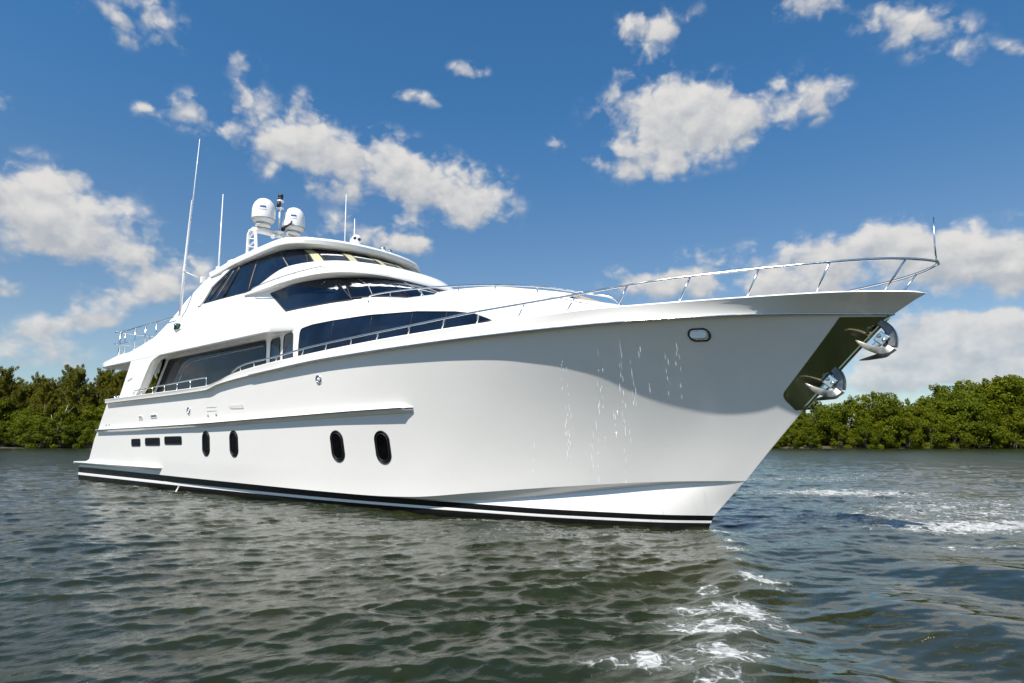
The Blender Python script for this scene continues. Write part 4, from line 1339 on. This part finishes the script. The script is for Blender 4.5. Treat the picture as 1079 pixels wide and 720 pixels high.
    t.link(t.mixc(fm, milky, (0.52, 0.54, 0.54, 1)), b.inputs['Base Color'])
    t.link(t.math('MAXIMUM', t.math('ADD', .035, t.math('MULTIPLY', ar.outputs['Fac'], .10)), t.math('MULTIPLY', fm, .7)), b.inputs['Roughness'])
    # ripples too small for the mesh, and far away the chop itself
    st = t.node('ShaderNodeMapping'); t.link(P, st.inputs['Vector']); st.inputs['Rotation'].default_value = (0, 0, -WDIR); st.inputs['Scale'].default_value = (1.7, .8, 1)
    r1 = t.noise(st.outputs[0], 6.0, 5, .60); r2 = t.noise(st.outputs[0], .9, 6, .62)
    hsum = t.math('ADD', t.math('MULTIPLY', r1.outputs['Fac'], t.math('SUBTRACT', .013, t.math('MULTIPLY', asl.outputs['Fac'], .010))),
                  t.math('MULTIPLY', r2.outputs['Fac'], t.math('MULTIPLY', ar.outputs['Fac'], .20)))
    hsum = t.math('ADD', hsum, t.math('MULTIPLY', fm, .03))
    bp = t.node('ShaderNodeBump'); bp.inputs['Strength'].default_value = 1.0; bp.inputs['Distance'].default_value = 1.0
    t.link(hsum, bp.inputs['Height']); t.link(bp.outputs[0], b.inputs['Normal'])
    me.materials.append(m)
    return o


build_water()

# ------------------------------------------------------------------ the far shore
def at(px_m, depth):
    """point px_m metres to the right of the view axis at a depth along it"""
    return Vector((CAM.x, CAM.y, 0)) + RIGHT * px_m + AWAY * depth


def build_shore():
    rg = np.random.default_rng(2)
    xs = np.linspace(-420, 420, 281); ds = [0, .5, 1.2, 3, 8, 20, 60, 200, 700, 2500]
    hs = [-.5, .05, .28, .42, .6, .8, 1.0, 1.2, 1.5, 2.0]
    rows = []
    for x in xs:
        edge = 104.5 + 1.6 * math.sin(x * .07) + .8 * math.sin(x * .31 + 1) + (0 if abs(x) < 150 else (abs(x) - 150) * -.05)
        rows.append([at(x * (1 + d / 400), edge + d) + Vector((0, 0, h_ + rg.normal() * .05 * (h_ > 0))) for d, h_ in zip(ds, hs)])
    mb = MB(); mb.loft(rows, False, flip=True)
    m, b, t = principled('shore_mud', (.06, .05, .035), .9)
    tc = t.node('ShaderNodeTexCoord')
    n = t.noise(tc.outputs['Object'], 1.2, 5, .6)
    t.link(t.mixc(n.outputs['Fac'], (.02, .017, .010, 1), (.09, .07, .045, 1)), b.inputs['Base Color'])
    o = mb.build('shore', m); o['kind'] = 'structure'


build_shore()


def leaf_mat(name, c0, c1, c2):
    m = bpy.data.materials.new(name); m.use_nodes = True
    t = NT(m.node_tree)
    for n in list(t.n): t.n.remove(n)
    out = t.node('ShaderNodeOutputMaterial')
    geo = t.node('ShaderNodeNewGeometry'); oi = t.node('ShaderNodeObjectInfo')
    cr = t.node('ShaderNodeValToRGB'); e = cr.color_ramp.elements
    e[0].position = 0.0; e[0].color = (*c0, 1); e[1].position = 1.0; e[1].color = (*c2, 1)
    k = e.new(.5); k.color = (*c1, 1)
    n = t.noise(geo.outputs['Position'], .55, 3, .6)
    f = t.math('ADD', t.math('MULTIPLY', geo.outputs['Random Per Island'], .45), t.math('ADD', t.math('MULTIPLY', oi.outputs['Random'], .22), t.math('MULTIPLY', t.smooth(n.outputs['Fac'], .3, .7), .36)))
    t.link(f, cr.inputs[0])
    d = t.node('ShaderNodeBsdfPrincipled'); t.link(cr.outputs[0], d.inputs['Base Color']); d.inputs['Roughness'].default_value = .5; d.inputs['Specular IOR Level'].default_value = .12
    tr = t.node('ShaderNodeBsdfTranslucent'); t.link(t.mixc(.5, cr.outputs[0], (.16, .22, .02, 1)), tr.inputs[0])
    mx = t.node('ShaderNodeMixShader'); mx.inputs[0].default_value = .32
    t.link(d.outputs[0], mx.inputs[1]); t.link(tr.outputs[0], mx.inputs[2]); t.link(mx.outputs[0], out.inputs[0])
    return m


M['mangrove'] = leaf_mat('mangrove_leaf', (.040, .066, .003), (.095, .122, .004), (.19, .185, .008))
M['needle'] = leaf_mat('casuarina_needle', (.085, .098, .010), (.16, .155, .015), (.25, .215, .028))
M['bark'] = paint('grey_bark', (.17, .145, .115), .9, 0, .35)
M['snag'] = paint('bleached_wood', (.34, .31, .27), .85, 0, .25)


def leaves(cent, radii, n, size, rg, up=.35, aspect=.5, droop=0.0):
    """n leaf sprays on and in an ellipsoid clump"""
    u = rg.normal(size=(n, 3)); u /= np.linalg.norm(u, axis=1)[:, None]
    r = rg.uniform(.45, 1.08, n) ** .6
    p = cent + u * r[:, None] * radii
    nrm = u * .7 + rg.normal(size=(n, 3)) * .55 + np.array([0, 0, up]); nrm /= np.linalg.norm(nrm, axis=1)[:, None]
    tg = rg.normal(size=(n, 3)); tg[:, 2] -= droop; tg -= nrm * (tg * nrm).sum(1)[:, None]; tg /= np.linalg.norm(tg, axis=1)[:, None]
    bt = np.cross(nrm, tg)
    s = size * rg.uniform(.6, 1.35, n)[:, None]
    a = p - tg * s; b = p + bt * s * aspect + nrm * s * .12; c = p + tg * s; d = p - bt * s * aspect + nrm * s * .12
    return np.stack([a, b, c, d], 1).reshape(-1, 3)


def leaf_mesh(name, V, mat):
    n = len(V) // 4
    me = bpy.data.meshes.new(name)
    me.vertices.add(len(V)); me.vertices.foreach_set('co', V.astype(np.float32).ravel())
    me.loops.add(n * 4); me.loops.foreach_set('vertex_index', np.arange(n * 4, dtype=np.int32))
    me.polygons.add(n); me.polygons.foreach_set('loop_start', np.arange(n, dtype=np.int32) * 4)
    me.update(); me.materials.append(mat)
    return me


def limb(mb, p, q, r0, r1, rg, n=6, wig=.08):
    p = np.array(p, float); q = np.array(q, float); L = np.linalg.norm(q - p)
    pts = [p + (q - p) * k / n + (rg.normal(size=3) * wig * L / n * 1.5 if 0 < k < n else 0) for k in range(n + 1)]
    mb.tube([tuple(a) for a in pts], [r0 + (r1 - r0) * k / n for k in range(n + 1)], 6)
    return pts


def mangrove_proto(seed, H=8.0, W=3.4):
    rg = np.random.default_rng(seed)
    V = []; tb = MB()
    limb(tb, (0, 0, 0), (rg.normal() * .4, rg.normal() * .4, H * .62), .20, .09, rg)
    for k in range(9):           # prop roots and limbs
        a = k * .7 + rg.uniform(0, .5); R_ = rg.uniform(.5, 1.3)
        tb.tube([(R_ * math.cos(a), R_ * math.sin(a), -.1), (R_ * .7 * math.cos(a), R_ * .7 * math.sin(a), .7), (.1 * math.cos(a), .1 * math.sin(a), 1.3 + .1 * k)], [.035, .04, .05], 5)
    nc = 30
    for k in range(nc):
        zt = (k + .5) / nc
        z = H * (.05 + .91 * zt ** .9)
        rad = W * (1.02 - .80 * max(0, zt - .35) ** 1.3) * rg.uniform(.45, 1.0)
        a = k * 2.399 + rg.uniform(-.5, .5)
        c = np.array([rad * math.cos(a), rad * math.sin(a), z + rg.normal() * .3])
        s = rg.uniform(.6, 1.5)
        V.append(leaves(c, np.array([s * 1.1, s * 1.1, s * .72]), int(270 * s), .155, rg, .5, .62))
        if k % 3 == 0:
            limb(tb, (0, 0, z * .45), c, .07, .025, rg)
    for k in range(5):          # ragged sprigs that break the outline
        a = rg.uniform(0, 6.28); rad = W * rg.uniform(.1, .7)
        c = np.array([rad * math.cos(a), rad * math.sin(a), H * rg.uniform(.93, 1.04)])
        V.append(leaves(c, np.array([.35, .35, .55]), 70, .14, rg, .5, .6))
    return leaf_mesh('mangrove_crown', np.concatenate(V), M['mangrove']), tb


def casuarina_proto(seed, H=11.0):
    rg = np.random.default_rng(seed)
    V = []; tb = MB()
    lean = rg.normal(size=2) * .5
    trunk = limb(tb, (0, 0, 0), (lean[0], lean[1], H * .95), .17, .03, rg, 8, .05)
    for k in range(64):
        t = .20 + .80 * (k + rg.uniform(0, 1)) / 64
        i = min(int(t * 8), 7); b0 = np.array(trunk[i]) + (np.array(trunk[i + 1]) - np.array(trunk[i])) * (t * 8 - i)
        a = rg.uniform(0, 6.28); L = (2.5 * (1.12 - t) + .55) * rg.uniform(.55, 1.2)
        tip = b0 + np.array([math.cos(a) * L, math.sin(a) * L, L * rg.uniform(.7, 1.5)])
        limb(tb, b0, tip, .032, .006, rg, 4, .06)
        for q in range(5):
            c = b0 + (tip - b0) * (.35 + .18 * q) + rg.normal(size=3) * .06
            V.append(leaves(c, np.array([.30, .30, .42]) * (1.15 - .16 * q), 30, .22, rg, .1, .13, -1.2))
    return leaf_mesh('casuarina_crown', np.concatenate(V), M['needle']), tb


def make_tree(name, proto, bark):
    root = empty(name)
    cm, tb = proto
    cr = bpy.data.objects.new('crown', cm); COL.objects.link(cr); cr.parent = root
    tk = tb.build('trunk', bark, root)
    return root, cr, tk


protos_m = [make_tree('mangrove_tree', mangrove_proto(20 + i, H, W), M['bark']) for i, (H, W) in enumerate(((8.0, 3.6), (7.4, 3.9), (8.6, 3.3), (7.0, 3.4)))]
protos_c = [make_tree('casuarina_tree', casuarina_proto(40 + i, H), M['bark']) for i, H in enumerate((11.0, 12.0, 10.2))]
used = set()


def plant(protos, k, p, s, rz, label, cat, group, sz=1.0):
    root, cr, tk = protos[k % len(protos)]
    key = root.name
    if key not in used:
        used.add(key); o = root
    else:
        o = root.copy(); COL.objects.link(o)
        for ch in (cr, tk):
            c = ch.copy(); COL.objects.link(c); c.parent = o
    o.location = p; o.rotation_euler = (0, 0, rz); o.scale = (s, s, s * sz)
    tag(o, label, cat, group)
    return o


rt = random.Random(9)
MR = 'round green mangrove in the row along the shore right of the bow'
ML = 'low bushy mangrove below the taller trees on the shore left of the stern'
CS = 'tall feathery casuarina tree standing behind the mangroves left of the stern'
# right of the bow: heights follow the skyline of the photograph's far bank (metres across, metres tall)
sky_r = [(38, 5.6), (47, 6.4), (55, 8.2), (60, 9.2), (65, 9.0), (70, 10.0), (75, 11.0), (80, 10.3), (86, 12.2), (100, 11.5)]
hr = lambda x: float(np.interp(x, [a for a, _ in sky_r], [b for _, b in sky_r]))
k = 0
x = 34.0
while x < 100:
    for row, (dd, f) in enumerate(((1.0, .55), (3.6, .84), (7.5, 1.0))):
        xx = x + rt.uniform(-1.0, 1.0) + row * 1.3
        hh = hr(xx) * f * rt.uniform(.78, 1.10)
        plant(protos_m, k * 3 + row + rt.randrange(4), at(xx, 104.1 + 1.6 * math.sin(xx * .07) + dd + rt.uniform(-.6, .6)) + Vector((0, 0, .1)), hh / 8.0, rt.uniform(0, 6.28), MR, 'tree', 'mangroves along the right shore', rt.uniform(.92, 1.1))
    k += 1; x += rt.uniform(3.0, 4.3)
# left of the stern
x = -104.0; k = 0
while x < -52:
    plant(protos_m, k + 1, at(x + rt.uniform(-.8, .8), 105.8 + rt.uniform(-.5, .8)) + Vector((0, 0, .1)), rt.uniform(.50, .72), rt.uniform(0, 6.28), ML, 'tree', 'mangroves along the left shore')
    if k % 2 == 0:
        plant(protos_m, k + 2, at(x + 1.5 + rt.uniform(-.8, .8), 109.5 + rt.uniform(-.5, .8)) + Vector((0, 0, .3)), rt.uniform(.75, .95), rt.uniform(0, 6.28), ML, 'tree', 'mangroves along the left shore')
    for q in range(3):
        plant(protos_c, k + q + rt.randrange(3), at(x + q * 1.5 + rt.uniform(-.8, .8), 111 + q * 3 + rt.uniform(-1, 1.5)) + Vector((0, 0, .4)), rt.uniform(.85, 1.26), rt.uniform(0, 6.28), CS, 'tree', 'casuarinas behind the left shore')
    k += 1; x += rt.uniform(2.6, 3.6)
# bare leaning snag among the left-hand trees
rg_ = np.random.default_rng(4)
sb = MB()
limb(sb, (0, 0, 0), (1.9, .4, 6.8), .15, .05, rg_, 6, .05); limb(sb, (.5, .1, 2.2), (-.6, .2, 5.2), .09, .03, rg_, 5, .05); limb(sb, (1.2, .3, 4.4), (3.0, .3, 6.6), .06, .02, rg_, 5, .05); limb(sb, (.2, 0, .9), (1.3, -.2, 3.1), .07, .03, rg_, 4)
sn = sb.build('dead_tree', M['snag']); sn.location = at(-77.5, 105.0) + Vector((0, 0, .4)); sn.rotation_euler = (0, 0, math.atan2(RIGHT.y, RIGHT.x))
tag(sn, 'bare grey leaning dead trunk among the green trees on the left shore', 'dead tree')
sb = MB(); limb(sb, (0, 0, 0), (-.5, 0, 5.2), .13, .05, rg_, 6, .05); limb(sb, (-.2, 0, 2.4), (.7, 0, 4.6), .06, .02, rg_, 5)
sn = sb.build('dead_tree', M['snag']); sn.location = at(85.2, 105.2) + Vector((0, 0, .4)); sn.rotation_euler = (0, 0, math.atan2(RIGHT.y, RIGHT.x))
tag(sn, 'pale bare trunk showing through the mangroves near the right edge of the photo', 'dead tree')
